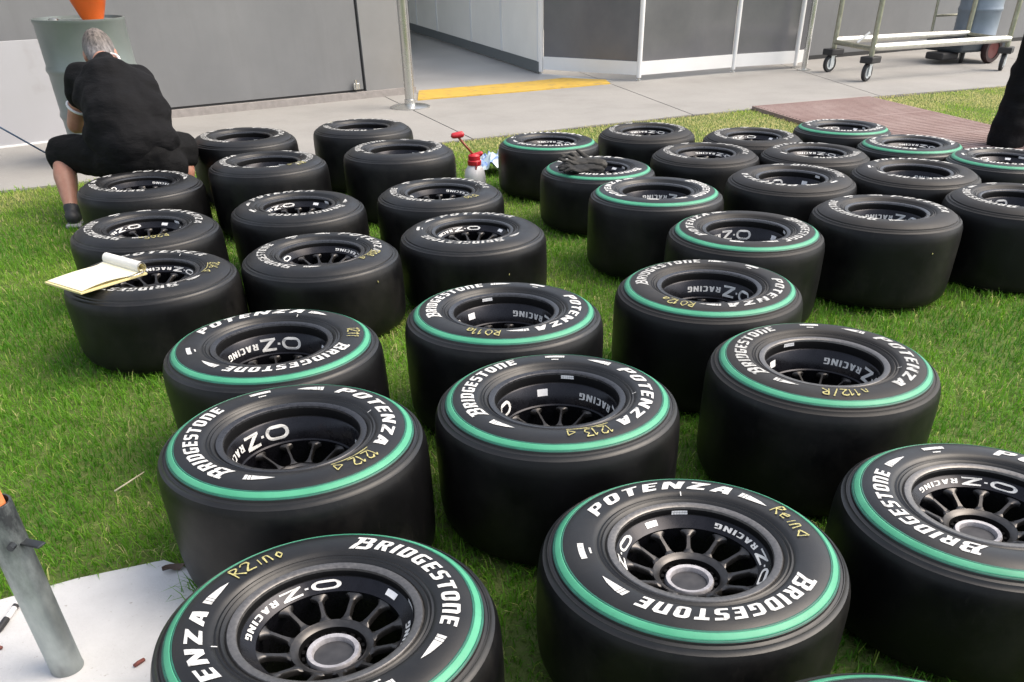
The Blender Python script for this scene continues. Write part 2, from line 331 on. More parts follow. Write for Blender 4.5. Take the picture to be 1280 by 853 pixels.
# ------------------------------------------------------------------ lettering
def chamf(w, h, c): return [(c, 0), (w - c, 0), (w, c), (w, h - c), (w - c, h), (c, h), (0, h - c), (0, c)]
def inner(x0, y0, x1, y1, c=.4): return [(x0 + c, y0), (x1 - c, y0), (x1, y0 + c), (x1, y1 - c), (x1 - c, y1), (x0 + c, y1), (x0, y1 - c), (x0, y0 + c)]
T = 2.3
def stadium(x0, y0, x1, y1, r):
    o = []
    for cx, cy, a0 in ((x1 - r, y0 + r, -90), (x1 - r, y1 - r, 0), (x0 + r, y1 - r, 90), (x0 + r, y0 + r, 180)):
        o += [(cx + r * math.cos(R(a0 + k * 18)), cy + r * math.sin(R(a0 + k * 18))) for k in range(6)]
    return o
GL = {
 'B': (7.6, [[(-1.2, 0), (.9, 0), (3.4, 5.6), (3.4, 10), (.2, 10), (.2, 8.4), (1.2, 8.4), (1.2, 5.2)], [(1.35, 0), (6.2, 0), (7.6, 1.4), (7.6, 4.2), (6.7, 5.1), (7.4, 6), (7.4, 8.7), (6.1, 10), (3.65, 10), (3.65, 8.4), (5.2, 8.4), (5.2, 6.0), (3.65, 6.0), (3.2, 4.4), (5.4, 4.4), (5.4, 1.7), (2.05, 1.7)]], 2),
 'R': (6.4, [[(0, 0), (T, 0), (T, 3.8), (2.9, 3.8), (4.0, 0), (6.5, 0), (5.1, 4.4), (6.3, 5.6), (6.3, 8.7), (5, 10), (0, 10)], inner(T, 5.6, 4.1, 8.4)]),
 'I': (2.4, [[(0, 0), (2.4, 0), (2.4, 10), (0, 10)]]),
 'D': (6.4, [[(0, 0), (5, 0), (6.4, 1.4), (6.4, 8.6), (5, 10), (0, 10)], inner(T, 1.7, 4.1, 8.3)]),
 'G': (6.4, [[(1.4, 0), (6.4, 0), (6.4, 5.3), (3.5, 5.3), (3.5, 3.7), (4.1, 3.7), (4.1, 1.8), (2.7, 1.8), (2.3, 2.2), (2.3, 7.8), (2.7, 8.2), (6.2, 8.2), (6.2, 10), (1.4, 10), (0, 8.6), (0, 1.4)]]),
 'E': (5.4, [[(0, 0), (5.4, 0), (5.4, 1.9), (T, 1.9), (T, 4.1), (4.9, 4.1), (4.9, 5.9), (T, 5.9), (T, 8.1), (5.4, 8.1), (5.4, 10), (0, 10)]]),
 'S': (6, [[(0, 0), (4.7, 0), (6, 1.3), (6, 4.8), (4.9, 5.9), (2.6, 6), (2.3, 6.3), (2.3, 8), (2.5, 8.2), (5.8, 8.2), (5.8, 10), (1.3, 10), (0, 8.7), (0, 5.5), (1.2, 4.3), (3.4, 4.2), (3.7, 3.9), (3.7, 2.1), (3.4, 1.8), (0, 1.8)]]),
 'T': (5.8, [[(1.75, 0), (4.05, 0), (4.05, 8), (5.8, 8), (5.8, 10), (0, 10), (0, 8), (1.75, 8)]]),
 'O': (6.4, [stadium(0, 0, 6.4, 10, 2.2), stadium(T, 1.8, 4.1, 8.2, .8)]),
 'N': (6.4, [[(0, 0), (T, 0), (T, 8.1), (4.1, 8.1), (4.1, 0), (6.4, 0), (6.4, 8.6), (5, 10), (0, 10)]]),
 'M': (7.2, [[(0, 0), (T, 0), (T, 5.2), (4.9, 0), (7.2, 0), (7.2, 10), (4.9, 10), (4.9, 4.6), (2.2, 10), (0, 10)]]),   # true N
 'P': (6.3, [[(0, 0), (T, 0), (T, 3.6), (5, 3.6), (6.3, 4.9), (6.3, 8.7), (5, 10), (0, 10)], inner(T, 5.4, 4.1, 8.3)]),
 'Z': (6.4, [[(0, 0), (6.4, 0), (6.4, 2), (2.9, 2), (6.4, 8.2), (6.4, 10), (.2, 10), (.2, 8), (3.5, 8), (0, 1.8)]]),
 'A': (7, [[(0, 0), (2.3, 0), (2.7, 1.8), (4.3, 1.8), (4.7, 0), (7, 0), (5.0, 10), (2, 10)], [(3.1, 3.5), (3.9, 3.5), (3.5, 6.6)]]),
 'C': (6, [[(1.4, 0), (6, 0), (6, 1.9), (2.5, 1.9), (2.3, 2.2), (2.3, 7.8), (2.5, 8.1), (6, 8.1), (6, 10), (1.4, 10), (0, 8.6), (0, 1.4)]]),
 'o': (13, [stadium(0, 0, 13, 10, 4.6), stadium(1.9, 1.9, 11.1, 8.1, 2.9)]),
 'z': (9.6, [[(0, 0), (9.6, 0), (9.6, 1.9), (3.4, 1.9), (9.6, 8.3), (9.6, 10), (0, 10), (0, 8.1), (6.2, 8.1), (0, 1.7)]]),
 '.': (1.6, [[(0, 4.2), (1.6, 4.2), (1.6, 5.8), (0, 5.8)]]),
}
def tess(loops, V, F):
    pts = [[Vector((x, y, 0)) for x, y in lp] for lp in loops]
    tr = tessellate_polygon(pts); n0 = len(V)
    for lp in loops: V += lp
    for t in tr:
        a, b, c = [V[n0 + i] for i in t]
        F.append([n0 + i for i in (t if (b[0] - a[0]) * (c[1] - a[1]) - (b[1] - a[1]) * (c[0] - a[0]) > 0 else reversed(t))])
def text2d(txt, h, gap=1.0, squeeze=1.0, shear=.0, firstbig=1.0):
    """flat lettering centred on x, baseline at y=0; returns verts and triangles in metres"""
    V = []; F = []; x = 0; s = h / 10
    for i, ch in enumerate(txt):
        if ch == ' ': x += 3 * squeeze; continue
        w, loops = GL[ch][:2]; k = firstbig if i == 0 else 1
        lp2 = [[(x + px * squeeze * k + shear * py, py * k - (k - 1) * 5) for px, py in lp] for lp in loops]
        for grp in ([[q] for q in lp2] if len(GL[ch]) > 2 else [lp2]): tess(grp, V, F)
        x += w * squeeze * k + gap
    wtot = x - gap
    return [((px - wtot / 2) * s, py * s) for px, py in V], F, wtot * s
def cut_rows(V, F, rows):
    bm = bmesh.new(); bv = [bm.verts.new((x, y, 0)) for x, y in V]
    for f in F:
        try: bm.faces.new([bv[i] for i in f])
        except ValueError: pass
    for y in rows: bmesh.ops.bisect_plane(bm, geom=bm.verts[:] + bm.edges[:] + bm.faces[:], plane_co=(0, y, 0), plane_no=(0, 1, 0))
    bm.verts.index_update(); v = [(p.co.x, p.co.y) for p in bm.verts]; f = [[q.index for q in fc.verts] for fc in bm.faces]; bm.free(); return v, f

# ------------------------------------------------------------------ wheels
def side_profile(H):
    """upper sidewall (r,z) from the bead outwards, then the tread, going down to the lower bead"""
    up = [(.176, -.030), (.183, -.021), (.188, -.0125), (.193, -.0095), (.1965, -.0115), (.200, -.0075), (.2045, -.0090), (.209, -.0040), (.216, -.0020), (.228, -.0003), (.240, .0), (.252, -.0008),
          (.262, -.0026), (.271, -.0052), (.280, -.0088), (.288, -.0128), (.2965, -.0185), (.2990, -.0202), (.3005, -.0250), (.3060, -.0272), (.3073, -.0256), (.3092, -.0262), (.3102, -.0292), (.3165, -.0338), (.3192, -.0350), (.3208, -.0385), (.3240, -.0450), (.3275, -.0560), (.3300, -.0760), (.3312, -.110)]
    pts = [(r, H + z) for r, z in up]
    pts += [(.3318, H * .55), (.3316, H * .42)] + [(r, -z) for r, z in reversed(up)]
    return pts
def zprof(H):
    p = [q for q in side_profile(H)[:19]]; rs = [q[0] for q in p]; zs = [q[1] for q in p]
    return lambda r: float(np.interp(r, rs, zs))

def ring_decal(name, V, F, H, rmid, lift, cw=True, r_of=None, z_of=None):
    """wrap flat lettering round the wheel: x runs along the arc, y outwards (cw) or inwards (ccw)"""
    zp = z_of or zprof(H); out = []
    for x, y in V:
        if cw: r = rmid + y; a = PI / 2 - x / rmid
        else: r = rmid - y; a = PI / 2 + x / rmid
        out.append((r * math.cos(a), r * math.sin(a), zp(r) + lift))
    return mesh(name, out, F)

def ring_band(r0, r1, H, lift, n=96, steps=6):
    zp = zprof(H); mb = MB()
    prof = [(r0, zp(r0) - .0006)] + [(r0 + (r1 - r0) * i / steps, zp(r0 + (r1 - r0) * i / steps) + lift) for i in range(steps + 1)] + [(r1, zp(r1) - .0006)]
    mb.lathe(prof, n); return mb

# stroke font for the chalk marks, in a 1 x 1.5 cell
ST = {'1': [[(.2, 1.2), (.5, 1.5), (.5, 0)]], '2': [[(0, 1.2), (.3, 1.5), (.75, 1.4), (.8, 1.05), (0, .05), (.9, 0)]], '3': [[(0, 1.5), (.8, 1.5), (.35, .85), (.8, .6), (.6, .05), (0, .1)]],
      '0': [[(.4, 1.5), (0, 1), (0, .4), (.4, 0), (.8, .4), (.8, 1), (.4, 1.5)]], '4': [[(.6, 0), (.6, 1.5), (0, .5), (.9, .5)]], '5': [[(.8, 1.5), (.1, 1.5), (.05, .85), (.6, .9), (.8, .5), (.5, 0), (0, .1)]],
      '6': [[(.7, 1.5), (.1, .8), (.05, .3), (.4, 0), (.8, .3), (.6, .75), (.1, .6)]], '7': [[(0, 1.5), (.85, 1.5), (.3, 0)]], '8': [[(.4, .8), (.05, 1.15), (.4, 1.5), (.75, 1.15), (.4, .8), (0, .4), (.4, 0), (.8, .4), (.4, .8)]], '9': [[(.75, .9), (.3, .75), (.05, 1.2), (.4, 1.5), (.75, 1.2), (.7, .5), (.3, 0)]],
      'R': [[(.05, 0), (.15, 1.5), (.7, 1.4), (.75, 1.0), (.2, .8), (.9, 0)]], 'e': [[(.05, .5), (.7, .6), (.5, .95), (.1, .7), (.2, .1), (.75, .15)]], 'i': [[(.35, .9), (.3, 0)]], 'n': [[(.1, 0), (.15, .9), (.5, .9), (.7, 0)]],
      'o': [[(.35, .9), (.05, .5), (.3, 0), (.65, .4), (.35, .9)]], 'a': [[(.7, .8), (.2, .8), (.05, .3), (.4, .05), (.7, .8), (.8, 0)]], '<': [[(.9, 1.0), (0, .5), (.9, .0), (.9, 1.0)]], '/': [[(.1, -.2), (.6, 1.6)]], ' ': []}
def chalk_mesh(txt, H, rmid, size=.0175, bar=False):
    zp = zprof(H); V = []; F = []; x = 0; k = 0; strokes = []
    for ch in txt:
        for s in ST[ch]: strokes.append([(x + px + .04 * hsh(k + px * 7 + py), py + .06 * hsh(k * 3 + py)) for px, py in s]); k += 1
        x += .75 if ch in '1i ' else 1.12
    if bar: strokes.append([(-.2, -.35), (x * .5, -.3), (x - .1, -.4)])
    w = x - .12
    for si, s in enumerate(strokes):
        q = [((px - w / 2) * size, (py - .75) * size) for px, py in s]; wd = .0021
        for (x0, y0), (x1, y1) in zip(q, q[1:]):
            L = math.hypot(x1 - x0, y1 - y0) + 1e-9; ux, uy = (x1 - x0) / L, (y1 - y0) / L; nst = max(1, int(L / .006)); n0 = len(V)
            for j in range(nst + 1):
                t = j / nst; cx, cy = x0 + (x1 - x0) * t, y0 + (y1 - y0) * t; ww = wd * (.8 + .35 * hsh(si * 5 + j + cx * 900))
                for sg in (1, -1):
                    px, py = cx - uy * ww * sg, cy + ux * ww * sg; r = rmid + py; a = PI / 2 - px / rmid
                    V.append((r * math.cos(a), r * math.sin(a), zp(r) + .0022 + .00012 * ((si * 4 + len(F)) % 9)))
            for j in range(nst): F.append((n0 + 2 * j, n0 + 2 * j + 1, n0 + 2 * j + 3, n0 + 2 * j + 2))
    return mesh('chalk_mark', V, F)

def label_print(w, h, cols, rows=1, solid=False):
    V = []; F = []
    if solid:
        n0 = 0; N = 6
        for i in range(N + 1): V += [(-w / 2 + w * i / N, -h / 2), (-w / 2 + w * i / N, h / 2)]
        F = [(2 * i, 2 * i + 2, 2 * i + 3, 2 * i + 1) for i in range(N)]; return V, F
    for rr in range(rows):
        for i in range(cols):
            cw = w / cols; x0 = -w / 2 + i * cw; x1 = x0 + cw * (.95 if hsh(i + rr * 3) > 0 else .82); y0 = -h / 2 + rr * h / rows; y1 = y0 + h / rows * .86
            n0 = len(V); V += [(x0, y0), (x1, y0), (x1, y1), (x0, y1)]; F.append((n0, n0 + 1, n0 + 2, n0 + 3))
    return V, F

def swoosh2d(flip):
    # long tapering flash with a slashed tail, 0.068 m
    loops = [[(0, -.004), (.050, -.0095), (.047, .0065), (.020, .0015)], [(.0515, -.0095), (.0575, -.0098), (.0545, .0068), (.0485, .0066)], [(.059, -.0098), (.066, -.0098), (.063, .0075), (.056, .0069)]]
    V = []; F = []
    for lp in loops: tess([lp], V, F)
    V = [((x - .033) * 1.12, y * 1.15) for x, y in V]
    if not flip: V = [(-x, y) for x, y in V]; F = [list(reversed(f)) for f in F]
    return V, F

def rim_meshes(kind, H):
    D = {}
    if kind == 'F': dS, dH, zl = .041, .092, H - .012
    else: dS, dH, zl = .092, .142, H - .014
    z = lambda d: zl - d
    D['lip'] = MB().lathe([(.186, zl - .016), (.1855, zl - .004), (.182, zl), (.1700, zl - .0005), (.1665, zl - .003), (.1655, zl - .008)], 96)
    zb0, zb1 = (z(.0215), z(dS - .003)) if kind == 'F' else (z(.031), z(dS - .004))
    rb0, rb1 = (.163, .1430) if kind == 'F' else (.163, .148)
    D['bead'] = MB().lathe([(.1660, zl - .006), (.1650, zl - .010), (.1640, zl - .0125), (.1645, zb0 + .0015), (rb0, zb0)], 96)
    D['barrel'] = MB().lathe([(rb0, zb0), (rb0 - .003, zb0 - .003), (rb1, zb1), (rb1 - .004, zb1 - .003), (rb1 - .002, zb1 - .02), (.150, zb1 - .05), (.158, .05), (.168, .012), (.186, .008), (.186, .02)], 96)
    D['band'] = (rb0 - .003, zb0 - .003, rb1, zb1)
    # one spoke along +X
    z0, z1 = z(dH - .012), z(dS + .002)
    NS = 12; ri = .0825 if kind == 'F' else .076; zr = z(.067 if kind == 'F' else .118); V = []; F = []; N = 20; th = .014
    for i in range(N + 1):
        t = .5 - .5 * math.cos(PI * i / N); r = ri - .004 + (rb1 + .001 - ri + .004) * t; full = r * math.tan(PI / NS) * 1.01
        w0 = .0060 if kind == 'F' else .0042
        do, di = rb1 + .001 - r, r - ri + .004; fo = min(1, max(0, 1 - do / .024)); fi = min(1, max(0, 1 - di / .022))
        w = w0 + (full - w0) * max(1 - math.sqrt(1 - fo * fo), 1 - math.sqrt(1 - fi * fi))
        zz = zr + (z1 - zr) * (t ** .9)
        V += [(r, -w, zz - .004), (r, -w * .6, zz), (r, w * .6, zz), (r, w, zz - .004), (r, w * .9, zz - th), (r, -w * .9, zz - th)]
    for i in range(N):
        for k in range(6): F.append((i * 6 + k, i * 6 + (k + 1) % 6, i * 6 + 6 + (k + 1) % 6, i * 6 + 6 + k))
    F = [tuple(reversed(f)) for f in F]
    D['spoke'] = mesh('spoke', V, F, auto=50)
    D['hub'] = MB().lathe([(ri + .001, zr - .016), (ri + .001, zr - .004), (ri - .002, zr), (.0745, zr - .0025), (.0690, zr - .005), (.0655, zr - .008)], 64)
    D['recess'] = MB().lathe([(.0655, zr - .008), (.0640, z0 - .024), (.0, z0 - .024)], 64)
    D['nut'] = MB().lathe([(.0530, z0 - .024), (.0530, z0 - .004), (.0505, z0 + .0005), (.0420, z0 - .001), (.0400, z0 - .006), (.0395, z0 - .012)], 48)
    D['nutc'] = MB().lathe([(.0400, z0 - .014), (.0395, z0 - .011), (.0360, z0 - .0105), (.015, z0 - .0115), (.0, z0 - .0115)], 40)
    D['teeth'] = []
    tb = MB()
    for i in range(18):
        a = 2 * PI * i / 18; tb.box((.0585 * math.cos(a), .0585 * math.sin(a), z0 - .014), (.006, .010, .02), a)
    D['teeth'] = tb
    return D

PROTO = {}
HT = {'F': .32, 'R': .375}
for kd, H in HT.items():
    d = PROTO[kd] = {}
    ty = MB().lathe(side_profile(H), 112); d['tyre'] = mesh('tyre', ty.v, ty.f, auto=36); d['tyre'].materials.append(M_RUB); d['tyre'].materials.append(M_SIDE)
    for pl in d['tyre'].polygons:
        if math.hypot(pl.center.x, pl.center.y) < .3185: pl.material_index = 1
    d['tyreD'] = d['tyre'].copy(); d['tyreD'].materials.clear(); d['tyreD'].materials.append(M_RUB); d['tyreD'].materials.append(M_RUBD)
    for pl in d['tyreD'].polygons:
        if math.hypot(pl.center.x, pl.center.y) < .3185 and pl.center.z > H / 2: pl.material_index = 1
    sb = ring_band(.2815, .2942, H, .0011); d['stripe'] = mesh('stripe', sb.v, sb.f, smooth=True); d['stripe'].materials.append(M_GREEN)
    e1 = ring_band(.2942, .2985, H, .0006, steps=2); e2 = ring_band(.2775, .2815, H, .0006, steps=2); e1.add(e2.v, e2.f)
    d['stripe_edge'] = mesh('stripe_edge', e1.v, e1.f, smooth=True); d['stripe_edge'].materials.append(M_GEDGE)
    V, F, w = text2d('BRIDGESTONE', .0345, gap=2.0, shear=.12, firstbig=1.22)
    tgt = R(95) * .238; V = [(x * tgt / w, y) for x, y in V]; V, F = cut_rows(V, F, (.006, .012, .018, .024, .030))
    V = [(x, y - .0172) for x, y in V]; d['brand'] = ring_decal('lettering', V, F, H, .238, .0011)
    V, F, w = text2d('POTEMZA', .0325, gap=2.2, shear=.22)
    tgt = R(91) * .239; V = [(x * tgt / w, y) for x, y in V]; V, F = cut_rows(V, F, (.006, .012, .017, .022, .028))
    V = [(x, y - .0162) for x, y in V]; d['range'] = ring_decal('lettering', V, F, H, .239, .0011)
    for nm, fl in (('swA', True), ('swB', False)):
        V, F = swoosh2d(fl); d[nm] = ring_decal('flash_mark', V, F, H, .238, .0012)
    V, F = label_print(.056, .0150, 10, 1); V = [(x, y + .004) for x, y in V]; V2, F2 = label_print(.022, .005, 4, 1); n0 = len(V); V += [(x, y - .015) for x, y in V2]; F = [tuple(f) for f in F] + [tuple(i + n0 for i in f) for f in F2]
    d['print'] = ring_decal('printed_label', V, F, H, .238, .0012)
    V, F = label_print(.003, .012, 1, 1); d['tick'] = ring_decal('paint_tick', V, F, H, .205, .004)
    for q in ('brand', 'range', 'swA', 'swB', 'print', 'tick'): d[q].materials.append(M_WHITE)
    for q in ('brand', 'range', 'swA', 'swB'):
        d[q + '2'] = d[q].copy(); d[q + '2'].materials.clear(); d[q + '2'].materials.append(M_WHITE2)
    rm = rim_meshes(kd, H)
    for q, mt in (('lip', None), ('barrel', M_RIMD), ('bead', M_BLACK), ('hub', M_RIMF), ('recess', M_BLACK), ('nut', M_NUT), ('nutc', M_NUTC), ('teeth', M_BLACK)):
        d[q] = mesh(q, rm[q].v, rm[q].f, auto=40)
        if mt: d[q].materials.append(mt)
    d['lipD'] = d['lip'].copy(); d['lipD'].materials.append(M_LIPD); d['lip'].materials.append(M_LIPL)
    d['spoke'] = rm['spoke']; d['spoke'].materials.append(M_RIMF)
    r0, z0, r1, z1 = rm['band']
    # lettering on the conical band, tops toward the centre, reading counter-clockwise
    slant = math.hypot(r0 - r1, z0 - z1); cosb = (r0 - r1) / slant
    def band_map(x, y, rm_=(r0 + r1) / 2):
        t = .5 + y / slant; r = r0 + (r1 - r0) * t; zz = z0 + (z1 - z0) * t; a = PI / 2 + x / rm_
        nx = (z0 - z1) / slant; nz = (r0 - r1) / slant      # inward/up normal of the band
        return ((r - .0009 * nx) * math.cos(a), (r - .0009 * nx) * math.sin(a), zz + .0009 * nz)
    rmid = (r0 + r1) / 2
    def band_text(txt, h, wdeg, cdeg, gap=1.2):
        V, F, w = text2d(txt, h, gap=gap); k = R(wdeg) * rmid / w
        V, F = cut_rows([(x * k, y - h / 2) for x, y in V], F, (-h / 4, 0, h / 4))
        V = [(x + R(cdeg) * rmid, y) for x, y in V]
        return [band_map(x, y) for x, y in V], F
    hh = slant * (.95 if kd == 'F' else .70); h2 = slant * (.58 if kd == 'F' else .34)
    V1, F1 = band_text('o.z', hh, 48, -16, 1.3); V2, F2 = band_text('RACIMG', h2, 46, 35, 1.9); n0 = len(V1)
    d['oz'] = mesh('lettering', V1 + V2, [tuple(f) for f in F1] + [tuple(i + n0 for i in f) for f in F2]); d['oz'].materials.append(M_WHITE)
    V, F = label_print(.030, .014 if kd == 'F' else .02, 1, 1, True); d['sticker'] = mesh('sticker', [band_map(x, y - slant * .12) for x, y in V], F); d['sticker'].materials.append(M_STICK)
    zl = H - .012; V, F = label_print(.036, .012, 6, 2)
    d['barcode'] = mesh('sticker', [(.1632 * math.cos(PI / 2 - x / .16), .1632 * math.sin(PI / 2 - x / .16), zl - .0150 + y * .9) for x, y in V], [tuple(reversed(f)) for f in F]); d['barcode'].materials.append(M_STICK)

def make_wheel(cls, x, y, stripe, var, phi, psi, chalk, chang, label, lipc=None, scuff=False, group=None, rz=0, tilt=0):
    H = HT[cls]; p = PROTO[cls]
    root = empty('racing_wheel', (x, y, 0), 0, label=label, category='wheel', group=group or 'racing wheels laid flat on the grass')
    root.rotation_euler = (R(tilt) * hsh(x * 7), R(tilt) * hsh(y * 5), 0)
    def sub(nm, me, par, deg=0):
        o = bpy.data.objects.new(nm, me); COL.objects.link(o); o.parent = par; o.rotation_euler = (0, 0, R(deg)); return o
    t = sub('tyre', p['tyreD' if scuff else 'tyre'], root, hsh(x + y) * 180); tz = math.degrees(t.rotation_euler.z)
    S = lambda nm, me, ang: sub(nm, me, t, ang - 90 - tz)
    sc = '2' if scuff or not stripe else ''
    if stripe: S('stripe', p['stripe'], 90); S('stripe_edge', p['stripe_edge'], 90)
    S('lettering', p['brand' + sc], phi)
    if var == 'A':
        S('flash_mark', p['swA' + sc], phi + 66); S('printed_label', p['print'], phi - 77); S('flash_mark', p['swA' + sc], phi - 109); S('lettering', p['range' + sc], phi - 172)
    else:
        S('flash_mark', p['swB' + sc], phi - 64); S('printed_label', p['print'], phi - 96); S('lettering', p['range' + sc], phi - 176); S('flash_mark', p['swB' + sc], phi - 236)
    if chalk:
        cm = chalk_mesh(chalk, H, .247 if cls == 'R' else .243, .024 if len(chalk) < 6 else .0215, bar=(' <' in chalk)); cm.materials.append(M_CHALK); S('chalk_mark', cm, chang)
        S('paint_tick', p['tick'], chang + 70)
    r = empty('rim', (0, 0, 0), R(hsh(x * 3 + y) * 30)); r.parent = root; rd = math.degrees(r.rotation_euler.z)
    bar = sub('barrel', p['barrel'], r); sub('bead_seat', p['bead'], r); sub('rim_lip', p['lip'] if lipc == 'L' else p['lipD'], r)
    for k in range(12): sub('spoke', p['spoke'], r, k * 30)
    hb = sub('hub', p['hub'], r); sub('hub_recess', p['recess'], r); sub('wheel_nut', p['nut'], r); sub('nut_centre', p['nutc'], r); sub('nut_teeth', p['teeth'], r)
    sub('lettering', p['oz'], r, psi - rd - 90); sub('lettering', p['oz'], r, psi - rd + 90)
    sa = STK.get(label, psi - 82); sub('sticker', p['sticker'], r, sa - rd - 90); sub('sticker', p['barcode'], r, sa - rd - 90 - 26)
    return root

W = [
 # cls, x, y, stripe, variant, brand angle, OZ angle, chalk, chalk angle, label, lip, scuffed
 ('F', -.394, 1.228, 1, 'B', 39, 131, 'R2ino', 135, 'green-striped wheel with open spokes and yellow scrawl beside the pale slab', 'L', 0),
 ('F', .333, 1.453, 1, 'B', -77, 4, 'Rein<', 20, 'green-striped wheel with pale machined lip and yellow scrawl ending in a triangle', 'L', 0),
 ('F', 1.034, 1.623, 1, 'B', -164, 79, '', 0, 'green-striped wheel with pale lip and no yellow writing in view', 'L', 0),
 ('R', -.598, 1.886, 1, 'A', -161, 150, '1212 <', -40, 'deep-dish green-striped wheel marked 1212 in yellow next to the pale slab', 'D', 0),
 ('R', .065, 2.087, 1, 'A', -193, 6, '1213 <', -72, 'deep-dish green-striped wheel marked 1213 in yellow with a triangle', 'D', 0),
 ('R', .838, 2.322, 1, 'A', -197, 12, 'n112/R', -93, 'deep-dish green-striped wheel with 112 scrawl behind the pale-lipped wheel', 'L', 1),
 ('R', -.793, 2.493, 1, 'B', -60, 113, '1211', 10, 'green-striped wheel marked 1211 in yellow behind the 1212 wheel', 'D', 0),
 ('R', -.095, 2.758, 1, 'B', -202, 22, 'R011a', -104, 'green-striped wheel with R011a chalk behind the wheel marked 1213', 'D', 0),
 ('R', .624, 2.998, 1, 'B', -223, 50, 'R012a', -125, 'green-striped wheel with R012a chalk beside the wheel marked R011a', 'D', 1),
 ('F', -1.496, 3.383, 0, 'A', -93, 70, '206 <', 5, 'plain black wheel with the open yellow notepad lying on it', 'D', 0),
 ('F', -.882, 3.638, 0, 'A', -152, 20, '1208 <', -20, 'plain black wheel marked 1208 in yellow next to the notepad wheel', 'D', 0),
 ('F', -.264, 3.964, 0, 'A', -100, 120, '', 0, 'plain black wheel without chalk behind the green-striped R011a wheel', 'D', 0),
 ('R', .900, 3.723, 1, 'B', -15, 108, '', 0, 'green-striped wheel without chalk directly behind the R012a wheel', 'D', 1),
 ('R', 1.589, 4.012, 0, 'A', -165, 45, '', 0, 'tall plain black wheel alone at the edge of the open grass', 'D', 1),
 ('R', 2.283, 4.224, 0, 'B', -165, 120, '', 0, 'tall plain black wheel at the outer end of the unstriped row', 'D', 1),
 ('F', -1.771, 4.074, 0, 'A', -140, 160, 'R205n', -62, 'plain black wheel marked R205 in yellow behind the notepad wheel', 'D', 0),
 ('F', -1.154, 4.450, 0, 'A', -61, 150, '', 0, 'plain black wheel with brand name facing the 1208 wheel', 'D', 0),
 ('F', -.473, 4.711, 0, 'A', -140, 25, '1210', -45, 'plain black wheel marked 1210 in yellow by the red sprayer', 'D', 0),
 ('F', -2.122, 4.968, 0, 'B', -110, 30, '', 0, 'plain black wheel that the crouching man sits against', 'D', 0),
 ('R', -1.480, 5.213, 0, 'A', 10, 75, '107 <', -35, 'plain black wheel with yellow chalk mark beside the crouching man', 'D', 0),
 ('R', -.784, 5.536, 0, 'A', -195, 60, '', 0, 'plain black deep wheel beside the red and white sprayer', 'D', 0),
 ('R', -1.832, 6.003, 0, 'B', -140, 75, '', 0, 'plain black wheel on the apron edge by the crouching man\'s knee', 'D', 0),
 ('R', -1.125, 6.331, 0, 'A', -120, 40, '10', 160, 'plain black wheel closest to the steel stanchion', 'D', 0),
 ('R', .609, 4.432, 1, 'B', -5, 50, '', 0, 'green-striped wheel in front of the wheel carrying the gloves', 'D', 0),
 ('F', .379, 5.268, 1, 'B', -70, 130, '', 0, 'green-striped wheel with a pair of black gloves on it', 'D', 0),
 ('F', .113, 6.097, 1, 'B', -95, 60, '', 0, 'green-striped wheel beside the crumpled blue and white cloth', 'D', 0),
 ('R', 1.336, 4.709, 0, 'A', 30, 130, '', 0, 'plain black wheel between the gloved row and the tall unstriped wheel', 'D', 1),
 ('F', 1.058, 5.667, 0, 'A', -170, 45, '', 0, 'plain black wheel behind the gloves wheel with pale worn lettering', 'D', 1),
 ('F', .787, 6.434, 0, 'B', -150, 70, '', 0, 'plain black wheel on the thin grass facing the yellow line', 'D', 1),
 ('F', 1.459, 6.206, 0, 'A', -190, 110, '', 0, 'plain black wheel between the yellow-line side and the brown mats', 'D', 1),
 ('R', 2.019, 4.833, 0, 'B', -95, 10, '', 0, 'plain black wheel behind the tall wheel at the open grass', 'D', 1),
 ('F', 1.719, 5.651, 0, 'B', -60, 60, '', 0, 'plain black wheel hemmed in by six other wheels near the mats', 'D', 1),
 ('F', 2.392, 5.894, 1, 'B', -150, 40, '', 0, 'green-striped wheel lying on the end of the brown mats', 'D', 0),
 ('F', 2.142, 6.519, 1, 'A', -70, 120, '', 0, 'green-striped wheel farthest along the brown mats toward the concrete', 'D', 0),
 ('F', 2.773, 5.432, 1, 'B', -95, 140, '', 0, 'green-striped wheel at the feet of the person in black trousers', 'D', 0),
 ('F', .57, .770, 1, 'B', 80, 60, '', 0, 'green-striped wheel between two pale-lipped wheels, on the side away from the rows', 'L', 0),
]
STK = {W[i - 1][9]: a for i, a in ((1, 46), (2, 118), (4, 12), (5, 104), (6, 138), (8, 138))}
for w in W: make_wheel(*w[:10], lipc=w[10], scuff=w[11], tilt=.6)
WHEELS = [(w[1], w[2], HT[w[0]]) for w in W]

